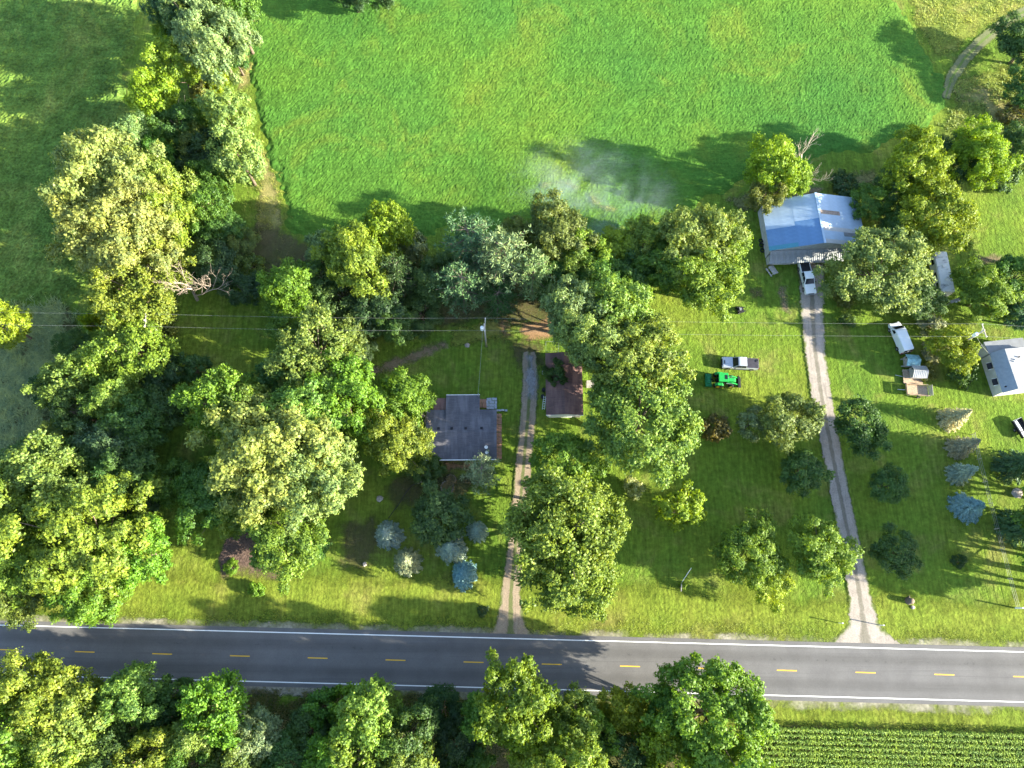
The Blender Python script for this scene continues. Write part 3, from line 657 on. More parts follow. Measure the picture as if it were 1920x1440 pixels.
g4 = 'trees of the belt between houses and crop field'
T(545,535,48,'auto','bright','bright spiky tree at the open end of the tree belt',group=g4, h=12)
T(540,602,42,'auto','bright','bright low tree under the wires at the end of the belt',group=g4, h=7)
T(668,488,64,'auto','lime','sunlit tree of the belt with a wide yellow-green crown',group=g4, h=15)
T(728,428,46,'auto','yellow','yellowish tree top at the crop field edge of the belt',group=g4, h=12)
T(770,455,34,'B','grey','grey-brown leafless shrub at the crop field edge',group=g4, h=6)
T(612,470,36,'auto','silver','silvery small tree at the crop field edge',group=g4, h=9)
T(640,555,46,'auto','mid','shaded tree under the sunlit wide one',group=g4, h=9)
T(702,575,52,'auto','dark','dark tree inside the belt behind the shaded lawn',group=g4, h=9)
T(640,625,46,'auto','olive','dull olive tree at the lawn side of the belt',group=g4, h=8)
T(748,530,46,'N','dark','dark pine inside the belt beside the wide yellow-green crown',group=g4, h=12)
T(790,590,40,'auto','mid','low green tree under the wires by the dirt track',group=g4, h=6)
T(672,660,32,'auto','dark','dark low tree where the dirt track leaves the lawn',group=g4, h=5)
T(880,470,60,'N','teal','blue-green pine with frosted tips at the crop field edge',group=g4, h=14)
T(942,502,70,'N','silver','silver-tipped pine in the middle of the belt',group=g4, h=15)
T(870,550,56,'N','teal','shaded pine on the lawn side of the frosted one',group=g4, h=12)
T(1000,530,50,'N','silver','silver-tipped pine next to the shed garage trees',group=g4, h=13)
T(935,570,44,'N','dark','dark pine above the second power pole',group=g4, h=9)
T(1045,440,62,'auto','olive','sunlit olive tree at the field edge beside the smoke',group=g4, h=13)
T(1100,480,44,'auto','lime','yellow-green tree just below the smoke',group=g4, h=11)
T(1155,470,44,'auto','yellow','low yellowish tree at the crop edge below the smoke',group=g4, h=8)
T(1045,520,40,'auto','mid','shaded tree between pines and smoke',group=g4, h=9)
T(1130,530,48,'auto','green','green tree in the gap behind the garage trees',group=g4, h=10)
T(1195,510,44,'auto','mid','shaded green tree behind the twin light trees',group=g4, h=9)
T(1300,452,74,'auto','light','light green tree with pointed tufts beside the open lawn, field side',group=g4, h=14)
T(1320,525,68,'auto','lime','light green tree beside the open lawn, nearer the mower',group=g4, h=13)
T(1245,505,52,'auto','green','green tree on the shaded side of the twin light trees',group=g4, h=11)
T(1355,450,42,'auto','lime','light tuft-topped tree facing the barn',group=g4, h=11)

g5 = 'trees over the garage and middle driveway'
T(1080,590,60,'auto','silver','silvery tree over the back end of the garage',group=g5, h=16)
T(1150,590,66,'auto','light','light tree behind the garage beside the open lawn',group=g5, h=16)
T(1120,648,58,'auto','pale','pale silver tree hanging over the garage roof',group=g5, h=18)
T(1200,670,72,'auto','light','light green tree between garage and silver pickup',group=g5, h=18)
T(1205,785,98,'spray','light','broad feathery silver maple beside the garage front',group=g5, h=17)
T(1148,740,38,'spray','light','feathery bough tree right at the garage eave',group=g5, h=12)
T(1040,700,22,'auto','mid','small dark tree touching the garage roof',group=g5, h=6.5)
T(1062,868,62,'auto','bright','bright green tree in front of the garage by the driveway',group=g5, h=11)
T(1062,1000,104,'spray','lime','huge feathery silver maple beside the driveway mouth',group=g5, h=17)
T(1045,935,54,'spray','lime','feathery tree joined behind the huge feathery maple',group=g5, h=12)
T(1085,1072,70,'spray','lime','feathery tree with trailing boughs near the road verge',group=g5, h=12)
T(1010,1000,36,'spray','green','green feathery tree overhanging the driveway',group=g5, h=8)

g6 = 'garden trees on the front lawns'
T(825,968,54,'auto','mid','dark green round tree among the blue spruces',group=g6, h=9)
T(905,888,40,'N','grey','grey-green pine standing at the house front corner',group=g6, h=9)
gb = 'small blue spruces on the front lawn'
T(725,1000,29,'C','slate','pale blue spruce at the end of the dark hose on the lawn',group=gb, h=6.5)
T(762,1052,29,'C','grey','greyish green spruce between two pale blue spruces, toward the road',group=gb, h=6.5)
T(845,1026,32,'C','slate','blue spruce with brown lower branches under the round tree',group=gb, h=7)
T(868,1076,28,'C','blue','bluest small spruce with yellow grass at its foot by the driveway',group=gb, h=6)
T(893,994,22,'C','slate','thin grey spruce beside the driveway, smallest of the spruces',group=gb, h=6)
T(1190,915,21,'B','straw','pale straw-coloured round shrub alone on the lawn',h=3)
T(1277,950,42,'S','yellow','yellow-leaved tree alone on the lawn, trunk showing',group=g6, h=8)
T(1345,800,30,'B','brown','half-bare brown shrub beside the broad feathery maple',group=g6, h=5)
T(1410,792,28,'auto','grey','thin grey-green tree next to the dull dark crabapple',group=g6, h=6)
T(1484,786,54,'auto','olive','dull olive crabapple with a wide crown beside the gravel driveway',group=g6, h=9)
T(1505,886,42,'auto','mid','dark round tree beside the gravel driveway, near the crabapple',group=g6, h=7)
T(1408,1032,62,'auto','bright','green tree with a bare forked trunk on the sunny lawn',group=g6, h=9)
T(1440,1082,44,'auto','yellow','yellow low tree at the foot of the green forked tree',group=g6, h=6)
T(1540,1036,60,'auto','lime','light green tree reaching over the gravel driveway',group=g6, h=10)
T(1620,798,44,'spray','mid','dark tufted tree across the gravel driveway from the crabapple',group=g6, h=9)
T(1665,910,34,'auto','mid','thin dark tree in the lawn shade beyond the gravel driveway',group=g6, h=6)
T(1680,1036,40,'auto','mid','dark green tree at the edge of the lawn shade by the driveway mouth',group=g6, h=7)
T(1797,1053,14,'B','dark','tiny dark shrub in the lawn shade',group=g6, h=1.6)
gs = 'spruces along the wire fence'
T(1797,780,24,'C','straw','straw-tipped spruce nearest the grey house, first along the wire fence',group=gs, h=6.8)
T(1812,834,24,'C',(0.26,0.22,0.16),'browned dying spruce, second along the wire fence',group=gs, h=6.8)
T(1810,884,23,'C','slate','shaded grey spruce, third along the wire fence',group=gs, h=6.4)
T(1822,950,30,'C','blue','bright blue spruce, bluest and last along the wire fence',group=gs, h=6)
T(1925,868,36,'C','dark','tall dark spruce beyond the wire fence, next to the black trailer',group=gs, h=10)
T(1928,985,36,'C','dark','dark spruce with grey branch tips beyond the wire fence',group=gs, h=10)

g7 = 'trees around the barn and the grey house'
T(1450,312,46,'auto','yellow','tall yellow-green tree with bare top behind the barn corner',group=g7, h=13)
T(1435,365,34,'auto','olive','olive lower tree leaning on the barn corner',group=g7, h=9)
T(1490,335,30,'auto','lime','light green tree behind the barn roof',group=g7, h=10)
deadtree(1503,312,4,31,14,0.6,'grey leafless tree top behind the barn roof',(0.05,0.05),5,'dead_tree','bark_pale')
T(1655,508,84,'spray','pale','big pale willow-like tree beside the barn front',group=g7, h=12)
T(1752,405,66,'auto','yellow','round yellow-green tree between barn and white camper',group=g7, h=12)
T(1718,305,60,'auto','yellow','sunlit yellow-green tree behind the round one, with bare lower limbs',group=g7, h=13)
T(1838,292,54,'auto','yellow','yellow-green tree standing apart near the farm track',group=g7, h=13)
T(1800,300,40,'auto','dark','dark shaded tree against the tree standing apart',group=g7, h=9)
T(1632,382,36,'auto','green','green shrubby tree touching the barn roof edge',group=g7, h=7)
T(1590,352,34,'B','dark','dark brush pile shrub behind the barn',group=g7, h=3)
T(1680,350,38,'auto','mid','shaded tree between barn and sunlit tree',group=g7, h=8)
T(1690,430,40,'auto','mid','shaded low tree under the round yellow-green tree',group=g7, h=7)
deadtree(1690,350,2,35,7,0.7,'bare brown limbs under the sunlit yellow-green tree',(0.1,0.1),4)
T(1852,548,56,'auto','bright','wide bright green tree behind the third power pole',group=g7, h=9)
T(1905,520,48,'auto','green','green tree beside the wide bright one, farther from the pole',group=g7, h=9)
T(1915,590,36,'auto','teal','blue-green small tree by the hidden white roof edge',group=g7, h=7)
T(1722,562,42,'auto','mid','dark green tree at the camper front',group=g7, h=7)
T(1745,610,30,'B','grey','grey weedy brush beside the white van',group=g7, h=2.6)
T(1790,655,42,'auto','yellow','yellow-green tree under the third power pole',group=g7, h=8)
T(1805,705,26,'B','mid','dark weeds under the yellow-green tree by the grey house',group=g7, h=3.5)
T(1752,655,26,'B','grey','grey weedy brush between the sheds and the yellow-green tree',group=g7, h=2.4)
T(1740,700,18,'B','olive','weeds growing behind the white-roofed coop',group=g7, h=1.8)
T(1925,85,56,'auto','mid','dark tree beside the far end of the farm track',group=g7, h=8)
T(1930,165,42,'auto','mid','dark shaded tree inside the bend of the farm track',group=g7, h=6)
T(1912,270,36,'auto','mid','shaded green tree behind the tree standing apart',group=g7, h=8)
T(1905,215,30,'B','brown','brown brush at the weedy bank of the farm track',group=g7, h=3)
T(1880,340,30,'B','mid','low green brush at the mown lawn corner',group=g7, h=3)
T(1585,555,24,'B','olive','shrub under the big pale willow-like tree by the driveway',group=g7, h=3)
T(1590,600,16,'B','mid','weeds at the tip of the willow-like tree shade',group=g7, h=2)
T(660,-22,42,'auto','dark','dark tree on the far edge of the bright crop field',group='trees on the far field edge', h=10)
T(720,-30,38,'auto','dark','second dark tree on the far edge of the bright crop field',group='trees on the far field edge', h=9)

g8 = 'trees of the wood across the road'
T(85,1312,78,'auto','lime','broad sunlit tree leaning over the road across from the maples',group=g8, h=16)
T(20,1375,80,'auto','lime','broad sunlit tree in the outer corner of the wood across the road',group=g8, h=17)
T(140,1370,62,'auto','light','light crown next to the broad one leaning over the road',group=g8, h=15)
T(178,1318,36,'auto','green','green low tree touching the road edge line',group=g8, h=9)
T(248,1308,56,'auto','light','pale green two-lobed tree by the road shoulder',group=g8, h=12)
T(120,1430,64,'auto','lime','yellow-green crown deep in the roadside wood corner',group=g8, h=15)
T(215,1415,52,'auto','mid','shaded crown among the lit corner trees',group=g8, h=12)
T(285,1415,52,'auto','lime','lit crown standing between shaded neighbours in the wood',group=g8, h=13)
T(300,1350,40,'auto','dark','dark low tree in the gap behind the two-lobed one',group=g8, h=8)
T(365,1375,46,'auto','light','feather-topped pale tree beside the shaded bank',group=g8, h=12)
T(415,1325,54,'spray','bright','green spiky tree reaching toward the road shoulder',group=g8, h=14)
T(365,1432,46,'auto','green','green crown below the feather-topped tree',group=g8, h=11)
T(478,1380,50,'auto','grey','grey-green thin tree beside the shaded bank',group=g8, h=10)
T(440,1440,46,'auto','olive','olive crown below the grey-green thin tree',group=g8, h=11)
T(540,1425,48,'auto','mid','shaded crown between grey-green tree and pale maple',group=g8, h=9)
T(585,1370,42,'auto','mid','shaded round tree near the bank end',group=g8, h=8)
T(690,1345,58,'auto','light','pale maple with lit top by the shaded road',group=g8, h=16)
T(650,1330,36,'auto','bright','bright green small tree hugging the pale maple',group=g8, h=10)
T(678,1410,54,'spray','lime','feathery yellow-green tree in front of the pale maple',group=g8, h=14)
T(778,1365,46,'auto','mid','green tree with lit rim next to the pale maple',group=g8, h=15)
T(760,1430,52,'auto','light','light crown in front of the lit-rimmed green tree',group=g8, h=13)
T(850,1400,44,'auto','dark','dark tree in the deepest gap of the wood',group=g8, h=8)
T(880,1440,40,'auto','green','small green tree in the deepest gap of the wood',group=g8, h=8)
T(830,1330,40,'auto','dark','dark low tree on the bank of the shaded road',group=g8, h=6)
T(905,1345,40,'auto','green','green low tree at the foot of the tall sunlit one',group=g8, h=13)
T(965,1315,74,'auto','bright','tall sunlit tree reaching over the edge line where road shade ends',group=g8, h=17)
T(985,1370,46,'auto','yellow','yellow-green crown just below the tall sunlit tree',group=g8, h=13)
T(1085,1335,42,'auto','light','thin pale tree with twigs over the road line',group=g8, h=13)
T(1165,1325,40,'auto','yellow','vivid yellow tree between thin pale tree and corner tree',group=g8, h=10)
T(1205,1360,32,'auto','yellow','small vivid yellow tree behind the corner tree',group=g8, h=9)
T(1070,1415,66,'auto','lime','sunlit crown at the foot of the thin pale tree',group=g8, h=15)
T(1155,1420,50,'auto','mid','shaded crown under the vivid yellow trees',group=g8, h=11)
T(1250,1325,38,'auto','green','green edge tree between yellow tree and corner tree',group=g8, h=11)
T(1340,1350,108,'auto','bright','biggest tree of the roadside wood, at the corn field corner',group=g8, h=18, proto=0)
T(1255,1415,56,'auto','yellow','yellow-green crown tucked under the biggest roadside tree',group=g8, h=13)
T(1330,1430,52,'auto','lime','low sunlit crown at the edge of the corn rows',group=g8, h=11)
for a, b, r_, hu, h_, d_, g_ in (
    (600,1330,34,'green',9,'green small tree on the bank just before the pale maple',g8),(730,1395,44,'mid',11,'shaded tree wedged between feathery yellow-green tree and its neighbour',g8),
    (1010,1430,46,'lime',13,'sunlit crown between deepest gap and thin pale tree',g8),(1120,1375,40,'lime',11,'yellow-green crown under the thin pale tree',g8),(330,1300,34,'mid',8,'low green tree between two-lobed and spiky trees',g8),(620,1425,46,'bright',11,'bright crown behind the feathery yellow-green tree',g8),
    (595,530,42,'mid',9,'shaded green tree beside the bright spiky tree of the belt',g4),(820,520,44,'mid',10,'green tree wedged between dark pine and frosted pine',g4),(740,610,38,'mid',8,'shaded tree at the lawn side of the dark belt trees',g4),(960,450,36,'olive',9,'olive tree at the crop edge beside the frosted pine',g4),(1210,455,44,'lime',9,'low yellow-green tree at the crop edge beside the light trees',g4),(1080,520,40,'light',11,'light crown between smoke trees and silvery garage tree',g4),
    (365,265,34,'olive',9,'olive tree in the middle of the hedgerow behind the yellow shrub',g1),(395,335,36,'green',9,'green tree at the foot of the poplar over dry grass',g1),(310,400,50,'lime',14,'yellow-green tree joining the two huge cottonwoods',g1),(455,455,30,'olive',5,'olive low tree on the brown corner of the crop field',g1),
    (310,770,40,'mid',9,'shaded tree along the dark lawn gap',g2),(175,690,40,'light',11,'light crown between pale feathery tree and tall grass',g2),(160,865,44,'mid',10,'shaded crown behind the pale sunlit feathery tree',g2),(330,900,44,'green',9,'green tree closing the dark lawn gap',g3),(470,770,44,'light',14,'light crown between vivid fan-shaped tree and silver maple',g3)):
    T(a, b, r_, 'auto', hu, d_, group=g_, h=h_)
# trees just beyond the frame whose shade falls across the lawns and the wood floor
g9 = 'trees beyond the grey house'
T(2000,985,60,'auto','green','tall leafy tree on the lawn beyond the dark spruces',group=g9, h=18)
T(2075,960,60,'auto','green','leafy tree behind the tall one beyond the dark spruces',group=g9, h=19)
T(2035,1065,62,'auto','green','broad leafy tree beyond the end of the wire fence',group=g9, h=19)
T(2130,1040,66,'auto','green','leafy tree standing back from the end of the wire fence',group=g9, h=20)
T(2120,1120,52,'auto','green','lower leafy tree past the end of the wire fence',group=g9, h=17)
for a, b, r_, h_, d_ in ((1985,925,46,10,'low tree next to the dark spruces beyond the fence'),(1990,1040,48,10,'low tree at the end of the dark spruce row'),(1975,985,40,9,'low bushy tree between two taller ones beyond the fence'),
                      (2015,1095,44,10,'low tree past the pale corner post'),(2190,1000,74,22,'very tall tree at the back of the grove beyond the fence'),(2200,1090,74,22,'very tall tree at the road end of the grove beyond the fence'),(2230,930,70,22,'very tall tree at the house end of the grove beyond the fence'),(2100,1000,60,22,'tall slender tree in the middle of the grove beyond the fence')):
    T(a, b, r_, 'auto', 'green', d_, group=g9, h=h_)
T(2050,470,70,'auto','green','leafy tree behind the grey house lawn',group=g9, h=14)
for i, (a, b) in enumerate(((60,1530),(240,1510),(430,1520),(640,1510),(850,1520),(1060,1510),(1250,1520))):
    T(a, b, 62, 'auto', 'green', 'leafy tree in the back rows behind the ' + ('outer corner tree','two-lobed tree','green spiky tree','pale maple','deepest gap of the wood','tall sunlit tree','biggest roadside tree')[i], group='back rows of the wood across the road', h=14)
# ------------------------------------------------------------------ grasses and corn
def blades(n, pts, hgt, wid, seed, lean=0.5):
    """tufts of bent blades at given ground points -> verts, tris"""
    r = np.random.default_rng(seed); m = len(pts); p = np.repeat(pts, n, 0) + np.c_[r.normal(size=(m*n, 2))*0.22, np.zeros(m*n)]
    a = r.uniform(0, 6.28, m*n); h = hgt*r.uniform(.5, 1.2, m*n); d = np.c_[np.cos(a), np.sin(a), np.zeros(m*n)]; s = np.c_[-d[:,1], d[:,0], d[:,2]]*(wid/2)
    up = np.array([0, 0, 1.0]); k = (h*lean)[:,None]
    v = np.stack([p-s, p+s, p+s*.7+d*k*.3+up*h[:,None]*.62, p-s*.7+d*k*.3+up*h[:,None]*.62, p+d*k+up*h[:,None]*.9], 1)
    i = np.arange(m*n)[:,None]*5
    f = np.concatenate([i+np.array([[0,1,2]]), i+np.array([[0,2,3]]), i+np.array([[3,2,4]])])
    return v.reshape(-1, 3), f
def scatter(poly, n, seed):
    r = np.random.default_rng(seed); q = np.array(pxpoly(poly)); lo, hi = q.min(0), q.max(0); out = []
    while len(out) < n:
        c = r.uniform(lo, hi, (n*2, 2)); c = c[inpoly(c[:,0], c[:,1], [tuple(t) for t in q])]; c = c + r.normal(size=c.shape)*1.1; u = smooth_noise(c[:,0], c[:,1], 2.2, seed) + .5*smooth_noise(c[:,0], c[:,1], .8, seed+3); out += list(c[u > .62 + r.normal(size=len(c))*.12])
    out = np.array(out[:n]); t = (out[:,0]-ra.x)*rn.x + (out[:,1]-ra.y)*rn.y; out = out[np.abs(t) > RW+.75]
    return np.c_[out, np.zeros(len(out))]
M['blade'] = leafmat('grass_blade', 0.2)
def grass(name, poly, n, hgt, wid, seed, col, per=5, lean=0.5):
    v, f = blades(per, scatter(poly, n, seed), hgt, wid, seed+1, lean); o = link(name, mesh_np(name, v, f, 3), M['blade']); o.color = (*col, 1); o['kind'] = 'stuff'; return o
grass('tall_grass', [(-140,590),(120,580),(150,640),(110,720),(80,800),(40,850),(-120,870)], 5200, 1.1, 0.12, 3, (0.25,0.29,0.15), 6, 1.2)
grass('meadow_grass', [(1705,-30),(2000,-30),(1905,15),(1830,50),(1790,85),(1757,98),(1724,48)], 1500, 0.4, 0.1, 5, (0.28,0.32,0.07), 5, 1.0)
grass('bank_weeds', [(1795,160),(1960,120),(1960,330),(1850,330),(1770,330),(1768,250),(1792,205)], 1800, 0.55, 0.12, 7, (0.2,0.25,0.06), 5, 1.0)
grass('field_edge_grass', [(450,-40),(474,-40),(470,60),(462,160),(446,170),(444,60)], 260, 0.5, 0.05, 9, (0.3,0.31,0.09))
grass('field_edge_grass', [(480,280),(498,296),(514,352),(526,410),(510,460),(482,440),(486,340)], 420, 0.5, 0.05, 10, (0.3,0.3,0.09))
grass('verge_weeds', [(990,1170),(1560,1178),(1560,1196),(990,1188)], 1300, 0.26, 0.06, 11, (0.2,0.235,0.035), 5, 1.0)
grass('verge_weeds', [(1690,1185),(1990,1190),(1990,1212),(1700,1206)], 700, 0.26, 0.06, 12, (0.2,0.235,0.035), 5, 1.0)
grass('verge_weeds', [(240,1165),(900,1172),(900,1186),(240,1178)], 1200, 0.26, 0.06, 13, (0.19,0.235,0.035), 5, 1.0)
grass('bank_grass', [(460,1292),(900,1298),(900,1330),(470,1335)], 2200, 0.5, 0.1, 14, (0.12,0.12,0.05))
# corn rows run along the road
def corn():
    r = np.random.default_rng(77); pl = []
    for row in range(22):
        t = -RW - 4.3 - row*0.78; s0 = 93 - row*0.2
        s = np.arange(s0, 185, 0.2); s = s + r.normal(size=len(s))*0.06
        for q in s: pl.append(rp(q, t + r.normal()*0.05))
    pl = np.array([tuple(p) for p in pl]); m = len(pl); nl = 7; p = np.repeat(pl, nl, 0); lv = np.tile(np.arange(nl), m)
    a = np.repeat(r.uniform(0, 3.14, m), nl) + lv*3.14 + r.normal(size=m*nl)*0.5
    d = np.c_[np.cos(a), np.sin(a), np.zeros(m*nl)]; sd = np.c_[-d[:,1], d[:,0], d[:,2]]; z0 = 0.5 + 0.24*lv + np.repeat(r.uniform(-.15, .15, m), nl)
    L = (0.5 - 0.03*np.abs(lv-3))*r.uniform(.8, 1.15, m*nl); W = 0.06; up = np.array([0, 0, 1.0])
    def pt(u, z, w): return p + d*(L*u)[:,None] + sd*w + up*(z0 + z*L)[:,None]
    v = np.stack([pt(0, 0, -W*.5), pt(0, 0, W*.5), pt(.45, .32, W), pt(.45, .32, -W), pt(.8, .22, W*.8), pt(.8, .22, -W*.8), pt(1.05, -.05, 0)], 1).reshape(-1, 3)
    i = np.arange(m*nl)[:,None]*7; f = np.concatenate([i+np.array([[a_, b, c]]) for a_, b, c in ((0,1,2),(0,2,3),(3,2,4),(3,4,5),(5,4,6))])
    o = link('corn', mesh_np('corn', v, f, 3), M['blade']); o.color = (0.175, 0.25, 0.03, 1); o['kind'] = 'stuff'
    patch('corn_soil', [tuple(rp(s, t)[:2]) for s, t in ((92,-RW-4.2),(190,-RW-4.2),(190,-RW-24),(90,-RW-24))], 'leaf_litter', 0.8, 0.6, True)
corn()

# ------------------------------------------------------------------ buildings
def ang(a, b): return math.atan2(b.y-a.y, b.x-a.x)
# --- dark-roofed house: local x east, y north, ridge along x
ZE, ZR_ = 2.8, 4.6
w0, e0 = P(797,810,ZR_), P(931,809,ZR_); rz = ang(w0, e0); Lh = (e0-w0).length
hc = (w0+e0)/2; hc.z = 0; house = empty('house', hc, rz, 'house with dark charcoal shingle roof beside the dirt driveway', 'house')
hx, hd = Lh/2, 4.25; ov = 0.4
wl = MB(); wl.prism([(-hd+ov,-0.1),(hd-ov,-0.1),(hd-ov,ZE-0.12),(0,ZR_-0.32),(-hd+ov,ZE-0.12)], -(hx-ov), hx-ov)
wl.v = [(y, x, z) for x, y, z in wl.v]; wl.build('wall', M['siding'], house)
def roofpart(name, q, mat, t=0.12, par=house): return MB().slab(q, t).build(name, mat, par)
roofpart('roof_slope', [(-hx,-hd,ZE-.05),(hx,-hd,ZE-.05),(hx,0,ZR_),(-hx,0,ZR_)], M['shingle'])
roofpart('roof_slope', [(-hx,hd,ZE-.05),(-hx,0.01,ZR_),(hx,0.01,ZR_),(hx,hd,ZE-.05)], M['shingle'])
MB().bar((-hx-.02,0,ZR_+.01),(hx+.02,0,ZR_+.01),0.26,0.05).build('ridge_cap', M['shingle'], house)
ex0, ex1, ey = -2.7, 3.0, 6.9                                             # rear wing under a continued, flatter slope
MB().box(((ex0+ex1)/2, (hd+ey)/2-.3, 1.2), (ex1-ex0-.5, ey-hd+.2, 2.6)).build('rear_wing', M['siding'], house)
roofpart('rear_roof', [(ex0,ey,2.45),(ex0,1.6,ZE+1.0),(ex1,1.6,ZE+1.0),(ex1,ey,2.45)], M['shingle'])
MB().box((-3.7, 5.4, 1.0), (1.9, 1.9, 2.0)).build('side_porch', M['siding'], house)
roofpart('porch_roof', [(-4.8,6.5,2.1),(-4.8,4.25,2.5),(-2.72,4.25,2.5),(-2.72,6.5,2.1)], M['shingle_brown'])
MB().bar((-hx,-hd-.07,ZE-.1),(hx,-hd-.07,ZE-.1),0.13).build('gutter', M['white'], house)
MB().bar((ex0,ey+.06,2.42),(ex1,ey+.06,2.42),0.1).build('gutter', M['white'], house)
for i, x in enumerate((-3.7, -1.5, 0.8, 3.4)):
    z = ZR_-0.75*(ZR_-ZE)/hd; MB().box((x, 0.62, z+.12), (.42,.42,.3)).build('roof_vent', M['black'], house, bevel=.03)
for i, (x, y) in enumerate(((4.15,-2.5),(4.25,-3.3))):
    z = ZR_+y*(ZR_-ZE)/hd; d = MB(); n = 14
    d.add([(x,y,z+.45)]+[(x+.3*math.cos(6.283*k/n), y+.3*math.sin(6.283*k/n)*.85, z+.55+.12*math.sin(6.283*k/n)) for k in range(n)], [(0,1+k,1+(k+1)%n) for k in range(n)])
    dd = d.build('satellite_dish', M['white'], house); MB().tube([(x,y,z-.05),(x,y,z+.46)], .03).build('mast', M['steel'], dd)
for x, wd in ((-1.2,1.5),(.8,1.9),(3.0,1.1)):
    f = MB().box((x,-hd+ov-.03,1.55),(wd+.16,.07,1.2)).build('window', M['white'], house); MB().box((x,-hd+ov-.07,1.55),(wd,.05,1.04)).build('pane', M['glass'], f)
dr = MB().box((-2.9,-hd+ov-.04,1.0),(1.0,.08,2.1)).build('door', M['wood'], house); MB().box((-2.55,-hd+ov-.11,1.0),(.06,.06,.12)).build('handle', M['steel'], dr)
sd_ = MB().tube([(ex1-.2,ey-.3,2.2),(ex1-.2,ey-.3,4.4)], .05).build('service_mast', M['steel'], house)
# paved walks beside the house (pieces laid one by one)
def pave(name, px, py, nx, ny, sx, sy, mat, label_=None, rot=0.0, jit=.04, z=.05):
    b = P(px, py); b.z = zlev[0]+.02; root = empty(name, b, rz+rot); root['kind'] = 'structure'; me = MB().box((0,0,0),(1,1,z*2)).mesh('paver', bevel=.02, seg=1); me.materials.append(mat)
    for i in range(nx):
        for j in range(ny):
            o = link('paver', me, None, root); o.location = ((i-(nx-1)/2)*sx + random.uniform(-jit, jit), (j-(ny-1)/2)*sy + random.uniform(-jit, jit), random.uniform(0, .03)); o.scale = (sx*.92, sy*.92, 1); o.rotation_euler.z = random.uniform(-.03, .03)
    return root
pave('brick_walk', 936, 818, 1, 12, 0.95, 0.66, M['brick'])
pave('stone_terrace', 922, 757, 4, 4, 0.46, 0.5, M['paver'], jit=.06)
pave('wooden_step', 906, 757, 3, 1, 0.42, 1.7, M['brick'])
pave('stone_edging', 926, 770, 9, 1, 0.52, 0.3, M['paver'], z=.15)

# --- garage with the brown roof
gz = 3.3; a, b = P(1024,778,2.7), P(1094,778,2.7); nn = P(1026,662,2.7); gw = (b-a).length; gl = abs(nn.y-a.y)
gc = (a+b)/2; gc.y += gl/2; gc.z = 0; gar = empty('garage', gc, ang(a, b), 'garage with brown shingle roof and white front under the pale tree', 'garage')
m_ = MB().prism([(-gw/2+.3,-.1),(gw/2-.3,-.1),(gw/2-.3,2.6),(0,gz-.16),(-gw/2+.3,2.6)], -gl/2+.35, gl/2-.35); m_.build('wall', M['siding'], gar)
for sgn in (-1, 1):
    MB().slab([(sgn*gw/2,-gl/2,2.7),(sgn*gw/2,gl/2,2.7),(.005*sgn,gl/2,gz),(.005*sgn,-gl/2,gz)], .1).build('roof_slope', M['shingle_brown'], gar)
MB().bar((-gw/2,-gl/2-.04,2.62),(gw/2,-gl/2-.04,2.62),.1,.18).build('fascia', M['white'], gar)
gd = MB().box((-.6,-gl/2+.31,1.15),(4.0,.09,2.2)).build('garage_door', M['white'], gar)
for k in range(4): MB().box((-.6,-gl/2+.25,.35+k*.54),(3.9,.05,.5)).build('door_panel', M['white'], gd)
MB().box((2.3,-gl/2+.31,1.0),(.9,.09,2.0)).build('door', M['wood_grey'], gar)
ld = empty('ladder', P(1018.5,757,0.2), 0, 'white ladder leaning against the garage wall', 'ladder')
for sx in (-.2, .2): MB().bar((sx,-1.1,.2),(sx+.25,1.1,1.1),.06).build('rail', M['white'], ld)
for k in range(6): MB().bar((-.2+.04*k,-.9+k*.36,.28+.147*k),(.24+.04*k,-.9+k*.36,.28+.147*k),.05).build('rung', M['white'], ld)
tp = MB(); n = 7; tp.add([(i/(n-1)*2.6-1.3, j/(n-1)*1.8-.9, 1.25+.2*math.sin(i*1.3)*math.cos(j*1.7)-(.9 if i in (0,n-1) or j in (0,n-1) else 0)) for i in range(n) for j in range(n)], [(i*n+j,(i+1)*n+j,(i+1)*n+j+1,i*n+j+1) for i in range(n-1) for j in range(n-1)])
t_ = tp.build('tarp', M['tarp'], smooth=True); t_.location = P(1042,672,.6) + Vector((0,0,-.55)); tag(t_, 'crumpled blue tarp behind the garage', 'tarp')
kn = empty('kennel', P(1035,652,1), 0, 'thin wire kennel frame behind the garage', 'kennel'); kn.location.z = 0
for x in (-1.1, 1.1):
    for y in (-.9, .9): MB().bar((x,y,0),(x,y,1.7),.05).build('post', M['steel'], kn)
for y in (-.9, .9): MB().bar((-1.1,y,1.7),(1.1,y,1.7),.045).build('rail', M['steel'], kn)
for x in (-1.1, 1.1): MB().bar((x,-.9,1.7),(x,.9,1.7),.045).build('rail', M['steel'], kn)
for i, (px, py, c_) in enumerate(((1019,700,'steel'),(1019,733,'black'),(1017,745,'black'))):
    q = P(px,py); o = MB().cyl((0,0,.42),.3,.84,n=14).cyl((0,0,.87),.32,.06,n=14).build('barrel', M[c_], loc=q, bevel=.02, seg=1)
    tag(o, ('grey metal barrel by the garage wall','black barrel by the garage wall, next to the ladder top','black barrel touching the white ladder')[i], 'barrel')
bx = MB().box((0,0,.5),(1.3,1.1,1.0)).build('crate', M['wood_grey'], loc=P(1106,722), bevel=.03); tag(bx, 'pale wooden crate beside the garage under the trees', 'crate')

